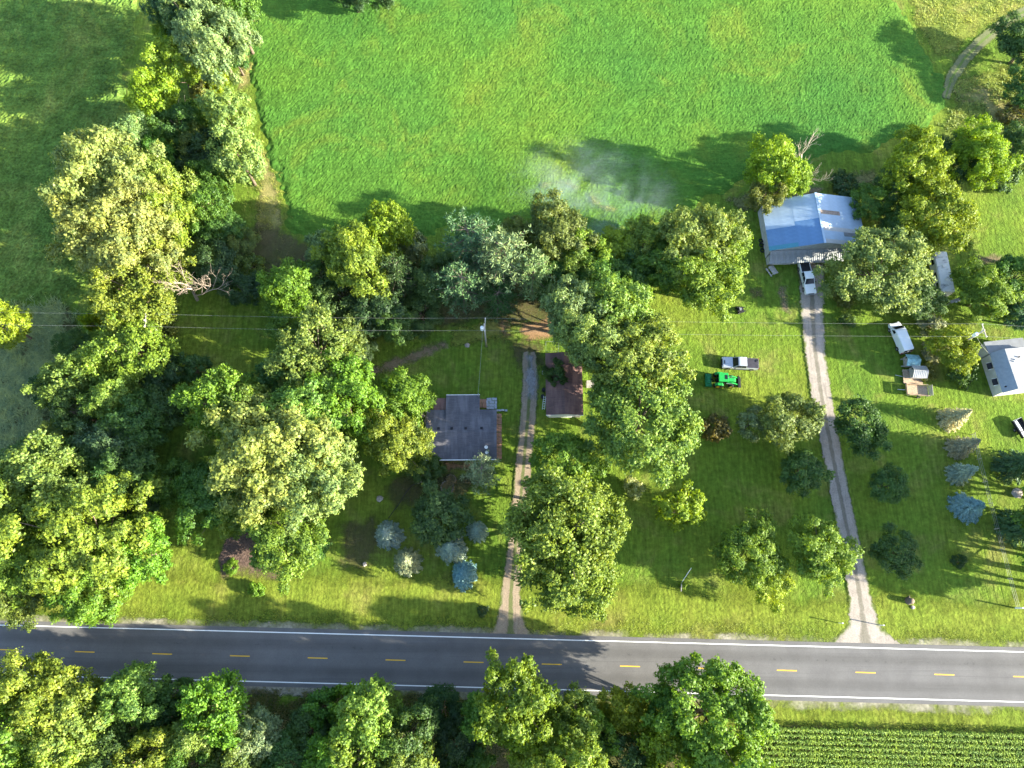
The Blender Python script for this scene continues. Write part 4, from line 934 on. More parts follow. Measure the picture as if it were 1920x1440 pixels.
# --- barn: ridge runs away from the road
bz0, bz1 = 3.4, 5.6
rN, rS = P(1529,362,bz1), P(1547,455,bz1); by = (rS-rN).length; yaw = math.atan2(rN.x-rS.x, rN.y-rS.y)
bc = (rN+rS)/2; bc.z = 0; barn = empty('barn', bc, -yaw, 'barn with patched pale and blue sheet metal roof', 'barn')
inv = Matrix.Rotation(yaw, 3, 'Z'); wl_ = (inv @ (P(1437,425,bz0)-bc)).x; bw = abs(wl_); be = bw*0.93
m_ = MB().prism([(-bw+.25,-.1),(be-.25,-.1),(be-.25,bz0-.1),(0,bz1-.16),(-bw+.25,bz0-.1)], -by/2+.2, by/2-.2); m_.build('wall', M['barn_wall'], barn)
def sheet_mesh(L, W, ribs):
    m = MB(); n = ribs*4; prof = [(W*i/n, .035 if (i % 4) in (1, 2) else 0.0) for i in range(n+1)]
    m.add([(0, y, z) for y, z in prof]+[(L, y, z) for y, z in prof], [(i, i+1, n+2+i, n+1+i) for i in range(n)]); return m.mesh('sheet')
rows = 12; rw = by/rows; sl_w = math.hypot(bw, bz1-bz0); sl_e = math.hypot(be, bz1-bz0); aw = math.atan2(bz1-bz0, bw); ae = math.atan2(bz1-bz0, be)
cache = {}
def sheet(x_in, L, row, side, mat, lift=0.0):
    """one corrugated sheet; x_in = distance from ridge down the slope"""
    k = (round(L, 2), mat)
    if k not in cache: cache[k] = sheet_mesh(L, rw*1.03, 4); cache[k].materials.append(M[mat])
    o = link('roof_sheet', cache[k], None, barn); y0 = -by/2 + row*rw
    an = ae if side > 0 else aw; r_ = x_in
    o.location = (side*math.cos(an)*r_, y0 if side > 0 else y0+rw*1.0, bz1 - math.sin(an)*r_ + .02 + lift)
    o.rotation_euler = (0, an, 0) if side > 0 else (0, an, math.pi)
    return o
hi = sl_w*.47
for row in range(rows):
    n_ = rows-1-row                                                        # 0 = far (north) end
    sheet(0, hi+.05, row, -1, 'metal_pale' if n_ < 5.4 else 'metal_blue', .012)
    sheet(hi, sl_w-hi+.2, row, -1, 'metal_pale' if n_ < 6.4 else ('metal_teal' if n_ == 11 else 'metal_blue'), 0)
    me_ = 'metal_white' if n_ in (8, 11) else 'metal_pale'
    sheet(0, sl_e*.5+.05, row, 1, 'metal_rust' if n_ == 4 else me_, .012); sheet(sl_e*.5, sl_e*.5+.2, row, 1, me_ if n_ != 9 else 'metal_grey', 0)
MB().bar((0,-by/2-.1,bz1+.06),(0,by/2+.1,bz1+.06),.4,.05).build('ridge_cap', M['metal_pale'], barn)
lx0, lx1 = -bw+.1, be*.55                                                   # front lean-to
MB().box(((lx0+lx1)/2, -by/2-.6, .8), (lx1-lx0-.4, 1.2, 1.6)).build('lean_to_wall', M['barn_wall'], barn)
nL = 13; sw = (lx1-lx0)/nL; lm = MB(); nn_ = 12
for v_ in range(1):
    prof = [(sw*1.02*i/nn_, .04 if (i % 4) in (1, 2) else 0) for i in range(nn_+1)]
    lm.add([(x, 0, z) for x, z in prof]+[(x, -2.0, z-1.3) for x, z in prof], [(i, i+1, nn_+2+i, nn_+1+i) for i in range(nn_)])
lme = lm.mesh('lean_to_sheet'); lme.materials.append(M['metal_grey'])
for i in range(nL):
    zt = bz0 - .1 + (bz1-bz0)*max(0, 1-abs(lx0+sw*(i+.5))/bw)*.0
    link('lean_to_sheet', lme, None, barn).location = (lx0+sw*i, -by/2+.1, 3.1 + (.012 if i % 2 else 0))
for x in (-5.0, -1.0, 2.0): MB().box((x, -by/2-1.22, .75), (1.4, .08, 1.5)).build('door', M['wood_grey'], barn)
o = MB().box((0,0,.9),(.08,1.5,1.8)).build('white_panel', M['white'], loc=P(1430,437), rot=(0,.25,-yaw)); tag(o, 'white board leaning on the barn wall', 'board')
for i, (px, py, z_) in enumerate(((1426,452,0),(1427,460,0),(1430,457,.25),(1429,470,0))):
    t = MB(); n = 14; ring = [(.34*math.cos(6.283*k/n), .34*math.sin(6.283*k/n), .13+z_) for k in range(n+1)]; t.tube(ring, .12, 6, caps=False)
    o = t.build('tyre', M['tyre'], loc=P(px,py), smooth=True); tag(o, 'old black tyre lying on top of the others by the barn' if i == 2 else 'old black tyre lying flat beside the barn wall', 'tyre', 'old tyres beside the barn')

# --- grey house at the side: ridge runs away from the road
rN, rS = P(1884,655,4.6), P(1909,728,4.6); gy = (rS-rN).length+.2; yaw = math.atan2(rN.x-rS.x, rN.y-rS.y); gc2 = (rN+rS)/2; gc2.z = 0
gh = empty('house', gc2, -yaw, 'pale grey house with roof slope tinted shade-blue and two small awnings', 'house')
inv = Matrix.Rotation(yaw, 3, 'Z'); gx = abs((inv @ (P(1869,700,2.9)-gc2)).x)
MB().prism([(-gx+.12,-.1),(5.4,-.1),(5.4,3.9),(0,4.45),(-gx+.12,2.8)], -gy/2+.15, gy/2-.15).build('wall', M['siding'], gh)
MB().slab([(-gx-.1,-gy/2,2.85),(-gx-.1,gy/2,2.85),(0,gy/2,4.6),(0,-gy/2,4.6)], .1).build('roof_slope', M['roof_shade_blue'], gh)
MB().slab([(5.6,-gy/2,4.1),(5.6,gy/2,4.1),(0.01,gy/2,4.6),(0.01,-gy/2,4.6)], .1).build('roof_slope', M['roof_light'], gh)
MB().box((1.6, gy/2+1.0, 1.3), (6.4, 2.0, 2.7)).build('rear_wing', M['siding'], gh)
MB().slab([(-1.8,gy/2+2.15,2.75),(5.2,gy/2+2.15,2.75),(5.2,gy/2-.1,3.1),(-1.8,gy/2-.1,3.1)], .1).build('rear_roof', M['roof_light'], gh)
for y in (-1.4, 1.5):
    wn = MB().box((-gx+.08,y,1.6),(.08,.95,1.1)).build('window', M['white'], gh); MB().box((-gx+.02,y,1.6),(.05,.8,.95)).build('pane', M['glass'], wn)
    aw_ = MB().slab([(-gx+.05,y-.6,2.4),(-gx+.05,y+.6,2.4),(-gx-.6,y+.6,2.0),(-gx-.6,y-.6,2.0)], .04).build('awning', M['black'], gh)
    for s_ in (-.6, .6): MB().bar((-gx+.05,y+s_,2.43),(-gx-.62,y+s_,2.03),.06).build('awning_bracket', M['white'], aw_)
for x, y, c_ in ((.9,1.2,'white'),(1.2,1.5,'white'),(2.0,1.9,'black'),(-1.1,-2.7,'black')):
    z = 4.6+(x*1.75/gx if x < 0 else -x*.09); MB().cyl((x,y,z+.12),.11,.36,n=10).build('vent_pipe', M[c_], gh)
ac = empty('air_conditioner', P(1857,655,.4), -yaw, 'white air conditioner unit at the grey house back corner', 'air conditioner'); ac.location.z = 0
MB().box((0,0,.45),(.9,.9,.86)).build('casing', M['white'], ac, bevel=.04); MB().cyl((0,0,.9),.34,.04,n=18).build('fan_grille', M['black'], ac); MB().box((.0,.9,.3),(.7,.6,.6)).build('cabinet', M['steel'], ac, bevel=.03)
o = MB().slab([(-2.2,-.9,2.4),(2.2,-.9,2.4),(2.2,.9,2.7),(-2.2,.9,2.7)],.1).box((0,0,1.2),(4.0,1.5,2.3)).build('shed', M['metal_white'], loc=P(1926,597)); tag(o, 'white shed roof edge peeking out behind the blue-green tree', 'shed')

# ------------------------------------------------------------------ vehicles
def quadp(m, pts, t=.02): return m.slab(pts, t)
def wheel(par, x, y, r, wd, rimmat='rim', side=1):
    n = 22; t = MB(); prof = [(r*.55,-wd/2),(r*.93,-wd/2),(r,-wd*.32),(r,wd*.32),(r*.93,wd/2),(r*.55,wd/2)]
    vs_ = [(a*math.cos(6.283*k/n), b, a*math.sin(6.283*k/n)) for k in range(n) for a, b in prof]; q = len(prof)
    t.add(vs_, [(k*q+i, k*q+i+1, ((k+1)%n)*q+i+1, ((k+1)%n)*q+i) for k in range(n) for i in range(q-1)])
    wo = t.build('wheel', M['tyre'], par, (x, y, r)); MB().cyl((0, side*wd*.12, 0), r*.58, wd*.62, 'Y', 18).cyl((0, side*wd*.42, 0), r*.2, wd*.1, 'Y', 10).build('rim', M[rimmat], wo); return wo
def pickup(label, loc, rz, paint, cap, bedmat, toolbox=False):
    t = empty('pickup_truck', loc, rz, label, 'pickup truck'); hw = .98
    tap = lambda x, z: 1.0 - .05*max(0, (z-.75)/.4) - .05*max(0, (abs(x)-2.3)/.6)
    body = MB().prism([(-2.9,.5),(-2.55,.38),(2.6,.36),(2.88,.5),(2.92,.8),(2.8,1.02),(1.3,1.14),(.95,1.16),(-2.86,1.14),(-2.93,.85)], -hw, hw, tap).build('body', paint, t, bevel=.05)
    ctap = lambda x, z: 1.0 - .17*max(0, (z-1.1)/.72)
    MB().prism([(-.92,1.1),(1.28,1.1),(.52,1.82),(.3,1.87),(-.6,1.87),(-.82,1.8)], -.92, .92, ctap).build('cab', paint, t, bevel=.04)
    MB().slab([(1.24,-.8,1.17),(1.24,.8,1.17),(.56,.67,1.8),(.56,-.67,1.8)], -.025).build('windshield', M['glass'], t)
    MB().slab([(-.965,-.72,1.25),(-.965,.72,1.25),(-.87,.66,1.74),(-.87,-.66,1.74)], -.02).build('rear_window', M['glass'], t)
    for s in (-1, 1):
        MB().slab([(1.0,s*.925,1.2),(.02,s*.925,1.2),(.0,s*.80,1.76),(.45,s*.80,1.76)], -.02 if s < 0 else -.02).build('side_window', M['glass'], t)
        MB().slab([(-.06,s*.925,1.2),(-.82,s*.925,1.2),(-.74,s*.80,1.76),(-.08,s*.80,1.76)], -.02).build('side_window', M['glass'], t)
        MB().box((.98,s*1.09,1.2),(.12,.24,.2)).build('mirror', M['black'], t, bevel=.03)
        MB().box((2.86,s*.72,.86),(.12,.36,.2)).build('headlight', M['lamp_clear'], t, bevel=.03); MB().box((-2.9,s*.86,.92),(.1,.16,.34)).build('tail_light', M['lamp_red'], t, bevel=.02)
        for x in (1.85, -1.85): wheel(t, x, s*.86, .39, .28, 'rim', s)
        MB().box((0,s*.98,.4),(2.2,.1,.08)).build('step_bar', M['black'], t)
    MB().box((2.93,0,.62),(.14,1.6,.28)).build('bumper', M['black'] if paint.name.endswith('silver') else M['steel'], t, bevel=.04); MB().box((-2.95,0,.58),(.14,1.7,.2)).build('bumper', M['steel'], t, bevel=.03)
    MB().box((2.92,0,.86),(.05,1.0,.2)).build('grille', M['black'], t)
    if cap == 'open':
        MB().box((-1.93,0,1.148),(1.74,1.6,.02)).build('bed', bedmat, t)
        for s in (-1, 1): MB().box((-1.93,s*.86,1.18),(1.9,.1,.06)).build('bed_rail', paint, t, bevel=.02)
        MB().box((-2.86,0,1.17),(.1,1.7,.06)).build('tailgate', paint, t, bevel=.02)
    else:
        MB().box((-1.9,0,1.17),(1.86,1.72,.06)).build('bed_cover', bedmat, t, bevel=.02); MB().bar((-2.35,-.3,1.22),(-2.75,-.55,1.26),.22,.08).build('cargo', M['black'], t); MB().box((2.1,0,1.1),(.5,.5,.05)).build('hood_scoop', paint, t, bevel=.02)
        MB().bar((2.55,-.3,1.07),(2.55,.3,1.07),.12,.03).build('hood_vent', M['black'], t)
    t.scale = (1.09, 1.05, 1.03); return t
def center(p1, p2): return (p1+p2)/2
q = P(1387,682,.6); q.z = 0.02
pickup('silver crew cab pickup with black bed cover on the lawn', q, R(180-3), M['silver'], 'cover', M['tonneau'])
f_, b_ = P(1518,545,.6), P(1507,500,.6); q = (f_+b_)/2; q.z = .03
pickup('white pickup with open dark bed parked below the barn', q, ang(b_, f_), M['carwhite'], 'open', M['black'])
# van
f_, b_ = P(1678,612,.8), P(1696,655,.8); q = (f_+b_)/2; q.z = .02
v_ = empty('van', q, ang(b_, f_), 'white panel van parked on the lawn above the coops', 'van')
vt = lambda x, z: 1.0 - .10*max(0, (z-1.0)/1.0) - .06*max(0, (abs(x)-2.2)/.5)
MB().prism([(-2.7,.45),(2.5,.4),(2.72,.55),(2.74,.85),(2.55,1.08),(1.9,1.2),(1.25,1.92),(1.0,2.02),(-2.4,2.06),(-2.62,1.95),(-2.72,1.2)], -1.0, 1.0, vt).build('body', M['carwhite'], v_, bevel=.07, seg=3)
MB().slab([(1.9,-.8,1.24),(1.9,.8,1.24),(1.3,.74,1.9),(1.3,-.74,1.9)], -.03).build('windshield', M['glass'], v_)
for s in (-1, 1):
    MB().slab([(1.55,s*.985,1.22),(.72,s*.985,1.22),(.72,s*.925,1.78),(1.15,s*.925,1.78)], -.03).build('side_window', M['glass'], v_)
    MB().slab([(-2.76,s*.1,1.3),(-2.76,s*.8,1.3),(-2.68,s*.76,1.85),(-2.68,s*.1,1.85)], -.035).build('rear_window', M['glass'], v_)
    MB().box((1.55,s*1.14,1.2),(.14,.26,.3)).build('mirror', M['white'], v_, bevel=.04); MB().box((2.7,s*.7,.85),(.1,.34,.24)).build('headlight', M['lamp_clear'], v_, bevel=.02)
    MB().box((-2.74,s*.9,.95),(.06,.14,.5)).build('tail_light', M['lamp_red'], v_)
    for x in (1.75, -1.7): wheel(v_, x, s*.9, .38, .26, 'rim', s)
MB().box((-2.78,0,.5),(.16,1.8,.2)).build('bumper', M['black'], v_, bevel=.03); MB().box((2.76,0,.52),(.14,1.7,.22)).build('bumper', M['black'], v_, bevel=.03)
# tractor: front loader one way, green implement behind
q = P(1354,714,.6); q.z = .02
tr = empty('tractor', q, R(-3), 'green tractor with yellow wheels, front loader and rear implement', 'tractor')
MB().prism([(.1,.7),(1.75,.68),(1.95,.85),(1.93,1.25),(1.7,1.42),(.1,1.52)], -.36, .36, lambda x, z: 1-.25*max(0,(z-1.1)/.4)).build('hood', M['tgreen'], tr, bevel=.06, seg=3)
MB().box((-.3,0,.75),(1.5,.62,.55)).build('chassis', M['black'], tr, bevel=.04)
MB().prism([(-1.0,2.32),(.42,2.32),(.5,2.4),(.42,2.5),(-1.0,2.52),(-1.08,2.42)], -.72, .72).build('cab_roof', M['tgreen'], tr, bevel=.04)
MB().box((.12,0,2.52),(.42,.66,.03)).build('roof_hatch', M['glass'], tr)
MB().prism([(-.9,1.1),(.3,1.1),(.34,2.31),(-.95,2.31)], -.62, .62).build('cab_glass', M['glass'], tr)
for x in (-.93, .34):
    for s in (-.64, .64): MB().bar((x,s,1.0),(x,s,2.33),.07).build('cab_post', M['black'], tr)
for s in (-1, 1):
    wheel(tr, -.75, s*.88, .68, .42, 'tyellow', s); wheel(tr, 1.35, s*.78, .44, .3, 'tyellow', s)
    MB().prism([(-1.3,1.3),(-.9,1.52),(-.3,1.5),(.0,1.2),(.0,1.3),(-.3,1.58),(-.95,1.6),(-1.36,1.36)], s*.66, s*1.08).build('fender', M['tgreen'], tr)
    MB().tube([(.3,s*.52,1.3),(1.2,s*.55,1.45),(2.0,s*.55,1.0),(2.45,s*.55,.45)], [.07,.08,.08,.07], 6).build('loader_arm', M['tgreen'], tr)
    MB().tube([(.5,s*.52,.9),(1.75,s*.55,.95)], .045, 6).build('hydraulic_ram', M['steel'], tr)
MB().tube([(1.0,.3,1.4),(1.0,.3,2.1)], .04, 6).build('exhaust', M['black'], tr)
MB().prism([(2.4,.12),(3.0,.1),(2.98,.16),(2.5,.2),(2.52,.7),(2.62,.8),(2.42,.8),(2.36,.4)], -.85, .85).build('bucket', M['black'], tr)
im = MB().box((-2.15,0,.5),(.95,1.9,.5)).build('implement', M['tgreen_dark'], tr, bevel=.06); MB().box((-2.15,0,.8),(.5,1.3,.16)).build('cover', M['tgreen_dark'], im, bevel=.03); MB().bar((-1.4,0,.7),(-1.9,0,1.15),.12).build('hitch', M['black'], im)
for s in (-1, 1): MB().box((-2.15,s*.98,.45),(1.0,.05,.6)).build('side_plate', M['tgreen_dark'], im)
tr.scale = (1.12, 1.12, 1.08); v_.scale = (1.05, 1.05, 1.03)
# mower
mw = empty('riding_mower', P(1388,581,.3), R(15), 'small riding mower with pale seat on the shaded lawn edge', 'mower'); mw.location.z = .01
MB().box((.25,0,.22),(.8,1.15,.16)).build('deck', M['black'], mw, bevel=.04); MB().box((-.2,0,.5),(.9,.6,.35)).build('engine_cover', M['black'], mw, bevel=.06)
MB().prism([(-.35,.7),(.1,.68),(.12,.8),(-.22,.82),(-.36,1.2),(-.46,1.2)], -.25, .25).build('seat', M['metal_grey'], mw, bevel=.03)
for s in (-1, 1): wheel(mw, -.45, s*.5, .28, .24, 'rim', s); wheel(mw, .85, s*.35, .16, .12, 'rim', s)
for s in (-1, 1): MB().tube([(.15,s*.3,.5),(.3,s*.3,.95),(.2,s*.12,1.0)], .025, 5).build('lever', M['black'], mw)
# picnic table
pt_ = empty('picnic_table', P(1448,507,.6), R(-62), 'weathered picnic table on the grass below the barn', 'picnic table'); pt_.location.z = 0
for k in range(5): MB().box((0,-.3+k*.15,.75),(1.8,.135,.04)).build('plank', M['wood_grey'], pt_)
for s in (-1, 1):
    for k in (0, 1): MB().box((0,s*(.62+.14*k),.45),(1.8,.125,.04)).build('bench_plank', M['wood_grey'], pt_)
    for x in (-.65, .65): MB().bar((x,s*.65,0),(x,s*.2,.73),.08,.05).build('leg', M['wood_grey'], pt_)
for x in (-.65, .65): MB().box((x,0,.41),(.06,1.5,.09)).build('cross_beam', M['wood_grey'], pt_)
# camper
c0, c1 = P(1764,478,2.6), P(1777,540,2.6); q = (c0+c1)/2; q.z = 0
cm_ = empty('camper_trailer', q, ang(c1, c0), 'long white camper trailer with stained roof under the trees', 'camper'); Lc = (c1-c0).length+1.4
MB().box((0,0,1.6),(Lc,2.45,2.1)).build('body', M['white'], cm_, bevel=.12, seg=3)
def stained():
    k = NT('stained_roof'); f = k.noise(k.pos(True, (1.2, .5, 1)), 1.1, 4, .6); k.col(k.ramp(f, [(.52, (.72,.73,.75)), (.7, (.25,.25,.27))])); return k.set(Roughness=.6)
MB().box((0,0,2.66),(Lc-.3,2.2,.05)).build('roof', stained(), cm_)
for x in (-Lc*.22, Lc*.12): MB().box((x,0,2.76),(.5,.5,.16)).build('roof_vent', M['white'], cm_, bevel=.04)
for x in (-2.4, -.4, 2.2):
    for s in (-1, 1):
        f = MB().box((x,s*1.235,1.85),(1.0,.05,.6)).build('window', M['black'], cm_); MB().box((x,s*1.265,1.85),(.86,.03,.48)).build('pane', M['glass'], f)
for x in (-.5, .4):
    for s in (-1, 1): wheel(cm_, x, s*1.05, .34, .24, 'rim', s)
MB().tube([(Lc/2,0,.55),(Lc/2+1.1,0,.5)], .07, 6).build('tow_bar', M['steel'], cm_)
# coops on skids and the wooden trailer
def coop(label, px, py, rz_, wx, wy, roofmat, wallmat, rib):
    q = P(px, py, 1.6); q.z = 0; t = empty('chicken_coop', q, rz_, label, 'coop')
    m = MB().prism([(-wy/2,.35),(wy/2,.35),(wy/2,1.7),(0,2.25),(-wy/2,1.7)], -wx/2, wx/2); m.v = [(y, x, z) for x, y, z in m.v]; m.build('wall', wallmat, t)
    for s in (-1, 1):
        MB().slab([(-wx/2-.2,s*(wy/2+.22),1.62),(wx/2+.2,s*(wy/2+.22),1.62),(wx/2+.2,s*.004,2.32),(-wx/2-.2,s*.004,2.32)], .05).build('roof_slope', roofmat, t)
        if rib:
            for k in range(9): x = -wx/2-.15 + k*(wx+.3)/8; MB().bar((x,s*(wy/2+.2),1.65),(x,s*.05,2.33),.05,.05).build('roof_rib', roofmat, t)
        MB().box((0,s*wy*.38,.2),(wx+.6,.14,.3)).build('skid', M['wood_grey'], t)
    d = MB().box((-wx/2-.03,0,1.0),(.05,.6,1.1)).build('door', M['wood_grey'], t); MB().box((-wx/2-.06,.2,1.0),(.04,.06,.1)).build('latch', M['black'], d)
    MB().box((-wx/2-.03,wy*.3,1.45),(.05,.28,.28)).build('window', M['glass'], t); return t
coop('coop with worn teal roof beside the white-roofed coop', 1711, 676, R(-4), 1.9, 1.7, M['teal_roof'], M['wood_grey'], False)
c2 = coop('coop with white ribbed metal roof on a plank platform', 1722, 698, R(-4), 2.1, 1.8, M['metal_white'], M['wood_grey'], True); c2.location.z = .3
pf = empty('platform_trailer', P(1711,707,.4), R(-4), 'low plank trailer carrying the white-roofed coop', 'trailer'); pf.location.z = 0
for k in range(9): MB().box((0,-1.15+k*.29,.42),(3.3,.27,.05)).build('plank', M['wood'], pf)
for s in (-1, 1): MB().box((0,s*1.0,.33),(3.4,.1,.12)).build('frame_rail', M['steel'], pf); wheel(pf, .2, s*1.2, .28, .18, 'rim', s)
MB().tube([(-1.7,0,.33),(-2.9,.25,.2)], .05, 6).build('tow_bar', M['steel'], pf)
wt = empty('wooden_trailer', P(1719,732,.6), R(-4), 'open wooden farm trailer with plank floor and board sides', 'trailer'); wt.location.z = 0
for k in range(9): MB().box((0,-.8+k*.2,.66),(3.7,.18,.05)).build('plank', M['wood'], wt)
for s in (-1, 1):
    for k in (0, 1): MB().box((0,s*.96,.82+k*.24),(3.8,.06,.22)).build('side_board', M['wood'], wt)
    for x in (-1.6, 0, 1.6): MB().box((x,s*1.02,.85),(.08,.06,.75)).build('stake', M['wood_grey'], wt)
    wheel(wt, .3, s*1.14, .36, .2, 'rim', s)
for k in range(2): MB().box((-1.92,0,.82+k*.24),(.06,1.9,.22)).build('front_board', M['wood'], wt)
for k in range(4): MB().box((2.0+k*.1,0,.75+k*.19),(.06,1.9,.18)).build('tailgate_board', M['wood_grey'], wt)
MB().tube([(-1.9,0,.5),(-3.1,.1,.2)], .06, 6).build('tow_bar', M['steel'], wt)
for s in (-1, 1): MB().box((0,s*.7,.58),(3.8,.1,.1)).build('frame_rail', M['steel'], wt)
# black utility trailer by the spruces
ut = empty('utility_trailer', P(1914,803,.5), R(-68), 'black utility trailer loaded with white panels beside the grey house', 'trailer'); ut.location.z = 0
MB().box((0,0,.5),(3.2,1.7,.1)).build('bed', M['black'], ut)
for s in (-1, 1): MB().box((0,s*.84,.75),(3.2,.06,.45)).build('side_panel', M['black'], ut); wheel(ut, -.1, s*1.0, .33, .2, 'rim', s)
MB().box((-1.6,0,.75),(.06,1.7,.45)).build('end_panel', M['steel'], ut); MB().tube([(1.6,0,.5),(2.7,0,.4)], .05, 6).build('tow_bar', M['steel'], ut)
for i, (x, y, sx, sy, lb) in enumerate(((-.5,-.35,1.9,.5,'long white panel lying in the black trailer'),(1.0,-.1,.8,1.1,'square white box at the front of the black trailer'))):
    o = MB().box((0,0,.0),(sx,sy,.3)).build('panel' if i == 0 else 'box', M['white'], bevel=.03); o.location = ut.location + Matrix.Rotation(R(-68),3,'Z') @ Vector((x,y,.72)); o.rotation_euler.z = R(-68); tag(o, lb, 'panel' if i == 0 else 'box')
# weathered beam between the trees
bm_ = empty('wooden_beam', P(1800,560,2.5), R(20), 'weathered grey beam jutting out between the camper trees', 'beam'); bm_.location.z = 0
MB().box((0,0,2.5),(3.8,.5,.12)).build('board', M['wood_grey'], bm_)
for x in (-1.6, 1.6): MB().bar((x,0,0),(x,0,2.46),.12).build('post', M['wood_grey'], bm_)
for x in (-.9, -.3, .9, 1.5): MB().box((x,-.3,2.48),(.3,.2,.1)).build('bracket', M['white'], bm_)

# ------------------------------------------------------------------ poles, wires, fence, small things
WH = 10.2
def upole(px, py, yaw_, label, transformer=True):
    q = P(px, py, WH); b = q.copy(); b.z = 0; t = empty('utility_pole', b, yaw_, label, 'utility pole')
    MB().tube([(0,0,-.2),(0,0,5),(0,0,WH+.3)], [.17,.14,.11], 10).build('pole', M['pole'], t, smooth=True)
    ar = MB().box((0.13,0,WH),(.12,2.4,.14)).build('crossarm', M['pole'], t)
    for y in (-1.1, 1.1): MB().cyl((.13,y,WH+.15),.06,.2,n=8).build('insulator', M['white'], ar)
    MB().bar((.13,-.7,WH-.02),(.1,0,WH-.7),.05).build('brace', M['steel'], ar); MB().bar((.13,.7,WH-.02),(.1,0,WH-.7),.05).build('brace', M['steel'], ar)
    if transformer:
        tf = MB().cyl((-.42,-.05,WH-1.5),.3,.95,n=16).build('transformer', M['white'], t, bevel=.03); MB().cyl((-.42,-.05,WH-.98),.05,.2,n=8).build('bushing', M['white'], tf)
    return t
poles = [upole(271,601,0.05,'power pole with white transformer half hidden by the feathery trees'), upole(908,609,-.02,'power pole with transformer at the end of the shaded lawn'), upole(1844,620,.12,'power pole with transformer above the grey house')]
bpy.context.view_layer.update()
def wire(p, q, sag, label, r=.009, name='power_line'):
    p, q = Vector(p), Vector(q); n = 14; m = MB()
    m.tube([p.lerp(q, i/n) - Vector((0,0,sag*4*(i/n)*(1-i/n))) for i in range(n+1)], r, 4); o = m.build(name, M['wire']); tag(o, label, 'wire'); return o
pp = [p.location for p in poles]
west, east = pp[0] + Vector((-75, 1.5, 0)), pp[2] + Vector((60, -3, 0)); chain = [west, pp[0], pp[1], pp[2], east]
nm = ('running off past the tall grass','over the shaded lawn','over the garage trees and gravel driveway','running off past the grey house')
for i in range(4):
    for s, wd in ((1.1,'crop-side'),(-1.1,'road-side')):
        wire(chain[i]+Vector((.13,s,WH+.25)), chain[i+1]+Vector((.13,s,WH+.25)), .7, f'{wd} power line {nm[i]}')
wire(pp[2]+Vector((-.3,-.1,WH-1.6)), gh.matrix_world @ Vector((-gx,gy/2-.5,3.0)), .3, 'service wire from power pole to the grey house', .02, 'service_wire')
wire(pp[1]+Vector((-.3,-.1,WH-1.6)), house.matrix_world @ Vector((ex1-.2,ey-.3,4.35)), .4, 'service wire from power pole to the dark-roofed house', .016, 'service_wire')
# wire fence ending in a stout pale post
fn = empty('wire_fence', P(1903,1140), 0, 'wire fence with thin posts running past the spruces to a pale corner post', 'fence')
fp = [(1903,1140),(1888,1085),(1874,1030),(1864,992),(1852,945),(1842,905),(1831,862),(1820,815)]; o0 = fn.location
fpts = [P(a, b)-o0 for a, b in fp]
for i, p in enumerate(fpts): MB().tube([p+Vector((0,0,-.1)), p+Vector((0,0,2.0 if i == 0 else 1.35))], .13 if i == 0 else .05, 7).build('corner_post' if i == 0 else 'post', M['white'] if i == 0 else M['pole'], fn)
for z in (.45, .85, 1.25):
    for a, b in zip(fpts, fpts[1:]): MB().tube([a+Vector((0,0,z)), b+Vector((0,0,z))], .018, 4).build('strand', M['wire'], fn)
# driveway marker posts and reflector
for px, py, lb in ((1572,1168,'white marker post in the grass on the barn driveway mouth, wood side'),(1648,1172,'white flared marker post on the barn driveway mouth, house side')):
    t = empty('marker_post', P(px,py), 0, lb, 'marker post'); MB().tube([(0,0,-.1),(0,0,1.5)], [.07,.09], 8).build('post', M['white'], t); MB().box((0,0,1.55),(.24,.16,.16)).build('cap', M['white'], t, bevel=.02)
# rail stand with a slanting white pole
b = P(1275,1102); st = empty('garden_stand', b, 0, 'small wooden stand of rails with a slanting white pole on the lawn', 'stand')
for y in (-.5, .0, .5): MB().bar((0.1*y,y,-.05),(0.1*y,y,1.2),.08).build('post', M['wood_grey'], st)
for z in (.75, 1.15): MB().bar((-.06,-.6,z),(.06,.6,z),.06,.12).build('rail', M['wood_grey'], st)
MB().tube([(.1,.6,.3),(1.6,3.0,1.9)], .05, 7).build('white_pole', M['white'], st)
T(1281,1097,8,'B','yellow','little yellow bush at the foot of the small wooden stand',h=.9)
# stump, stones, fire ring, flower bed
def rock(px, py, r, label, mat='stone', flat=.7, name='boulder', cat='boulder', seed=1):
    rr = random.Random(seed); bm = bmesh.new(); bmesh.ops.create_icosphere(bm, subdivisions=2, radius=r)
    for v in bm.verts: v.co *= 1+rr.uniform(-.18, .18); v.co.z = v.co.z*flat + r*flat*.6
    me = bpy.data.meshes.new(name); bm.to_mesh(me); bm.free(); o = link(name, me, M[mat]); o.location = P(px, py); return tag(o, label, cat)
sm = MB().tube([(0,0,-.1),(0,0,.25),(.05,.02,1.1)], [.75,.5,.42], 11).tube([(0,0,.2),(.8,-.5,0)], [.25,.1], 6).tube([(0,0,.2),(.3,.9,0)], [.25,.1], 6).build('tree_stump', M['bark'], loc=P(1703,1127), smooth=True); tag(sm, 'dark old tree stump on the sunny lawn', 'stump')
rock(1711,1139,.3,'pale stone beside the old stump',seed=3); rock(712,935,.55,'pale boulder alone on the shaded lawn',flat=.45,seed=4); rock(684,1058,.35,'small pinkish stone near the shade edge of the front lawn',seed=5)
rock(434,1069,.3,'white stone lying in the mulch bed',mat='white',seed=6); rock(786,902,.5,'flat pale stone at the end of the dark hose',flat=.3,seed=7); rock(876,648,.45,'grey stone on the shaded lawn below the power pole',flat=.6,seed=8)
rock(1906,925,.9,'grey heap of stones beyond the wire fence',flat=.4,seed=9); rock(780,890,.5,'long flat stone slab near the house corner',flat=.25,seed=12)
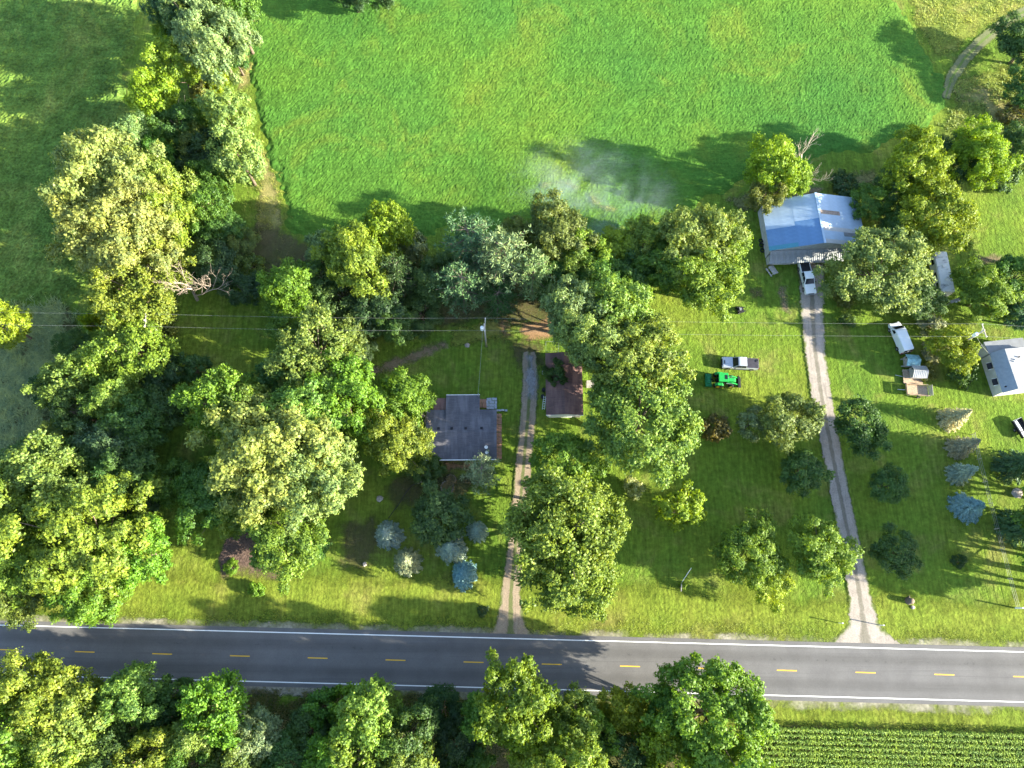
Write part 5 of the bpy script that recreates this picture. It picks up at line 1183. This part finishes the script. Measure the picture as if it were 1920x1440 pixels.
fb = empty('flower_bed', P(842,908), R(25), 'figure-eight bed of dry tan plants with stone rim before the house', 'flower bed')
for i, (x, y, r_) in enumerate(((-.45,-.35,1.0),(.65,.55,.72))):
    n = 16 if i == 0 else 12
    for k in range(n):
        a_ = 6.283*k/n; o = MB().box((0,0,.14),(.34,.26,.3)).build('rim_stone', M['stone'], fb, (x+r_*math.cos(a_), y+r_*math.sin(a_), 0), (0,0,a_+1.57), bevel=.05)
    me_ = mesh_np('planting', *blades(5, np.c_[x+np.random.default_rng(i).uniform(-r_*.7,r_*.7,(160,1)), y+np.random.default_rng(i+9).uniform(-r_*.7,r_*.7,(160,1)), np.full((160,1),.05)], .5, .14, 33+i), 3)
    o = link('planting', me_, M['blade'], fb); o.color = (.24,.19,.12,1)
hs = MB().tube([P(a, b, .06) for a, b in ((786,905),(772,910),(760,925),(748,945),(738,958),(728,972))], .07, 6).build('garden_hose', M['black']); tag(hs, 'dark hose curving across the shaded front lawn', 'hose')
T(478,1106,17,'B','bright','bright little bush at the road-side rim of the mulch bed',h=1.8); T(432,1062,16,'B','bright','bright ground shrub along the wood-side rim of the mulch bed',h=.9)
T(905,1145,12,'B','dark','dark small shrub in the verge beside the dirt driveway',h=1.2)

# ------------------------------------------------------------------ smoke drifting off a fire at the field edge
def smoke():
    c = P(1110,365,4); o = MB().box((0,0,0),(40,32,7.6)).build('smoke', None, loc=(c.x, c.y, 4.4)); o['kind'] = 'stuff'
    m = bpy.data.materials.new('smoke'); m.use_nodes = True; t = m.node_tree; t.nodes.remove(t.nodes['Principled BSDF'])
    k = NT.__new__(NT); k.m = m; k.t = t; k.o = t.nodes['Material Output']; k.b = None
    tc = k.n('ShaderNodeTexCoord').outputs['Object']; p = tc
    ns = k.noise(p, .12, 4, .55, 1.2); n2 = k.noise(p, .4, 3, .6, .8)
    sx = k.sep(p); d = k.math('SQRT', k.math('ADD', k.math('ADD', k.math('POWER', k.math('DIVIDE', k.math('ABSOLUTE', sx[0]), 19), 2), k.math('POWER', k.math('DIVIDE', k.math('ABSOLUTE', sx[1]), 15), 2)), k.math('POWER', k.math('DIVIDE', k.math('ABSOLUTE', sx[2]), 3.7), 2)))
    fall = k.rng(d, .1, 1.0, 1, 0)
    den = k.math('MULTIPLY', k.math('MULTIPLY', k.rng(ns, .36, .7), k.rng(n2, .3, .7, .3, 1)), k.math('MULTIPLY', fall, .11))
    pv = k.n('ShaderNodeVolumePrincipled'); pv.inputs['Color'].default_value = (.68, .84, 1.0, 1); pv.inputs['Anisotropy'].default_value = 0.1
    k.l(den, pv.inputs['Density']); k.l(pv.outputs[0], k.o.inputs['Volume']); o.data.materials.append(m)
smoke()
cy.volume_step_rate = 2.0
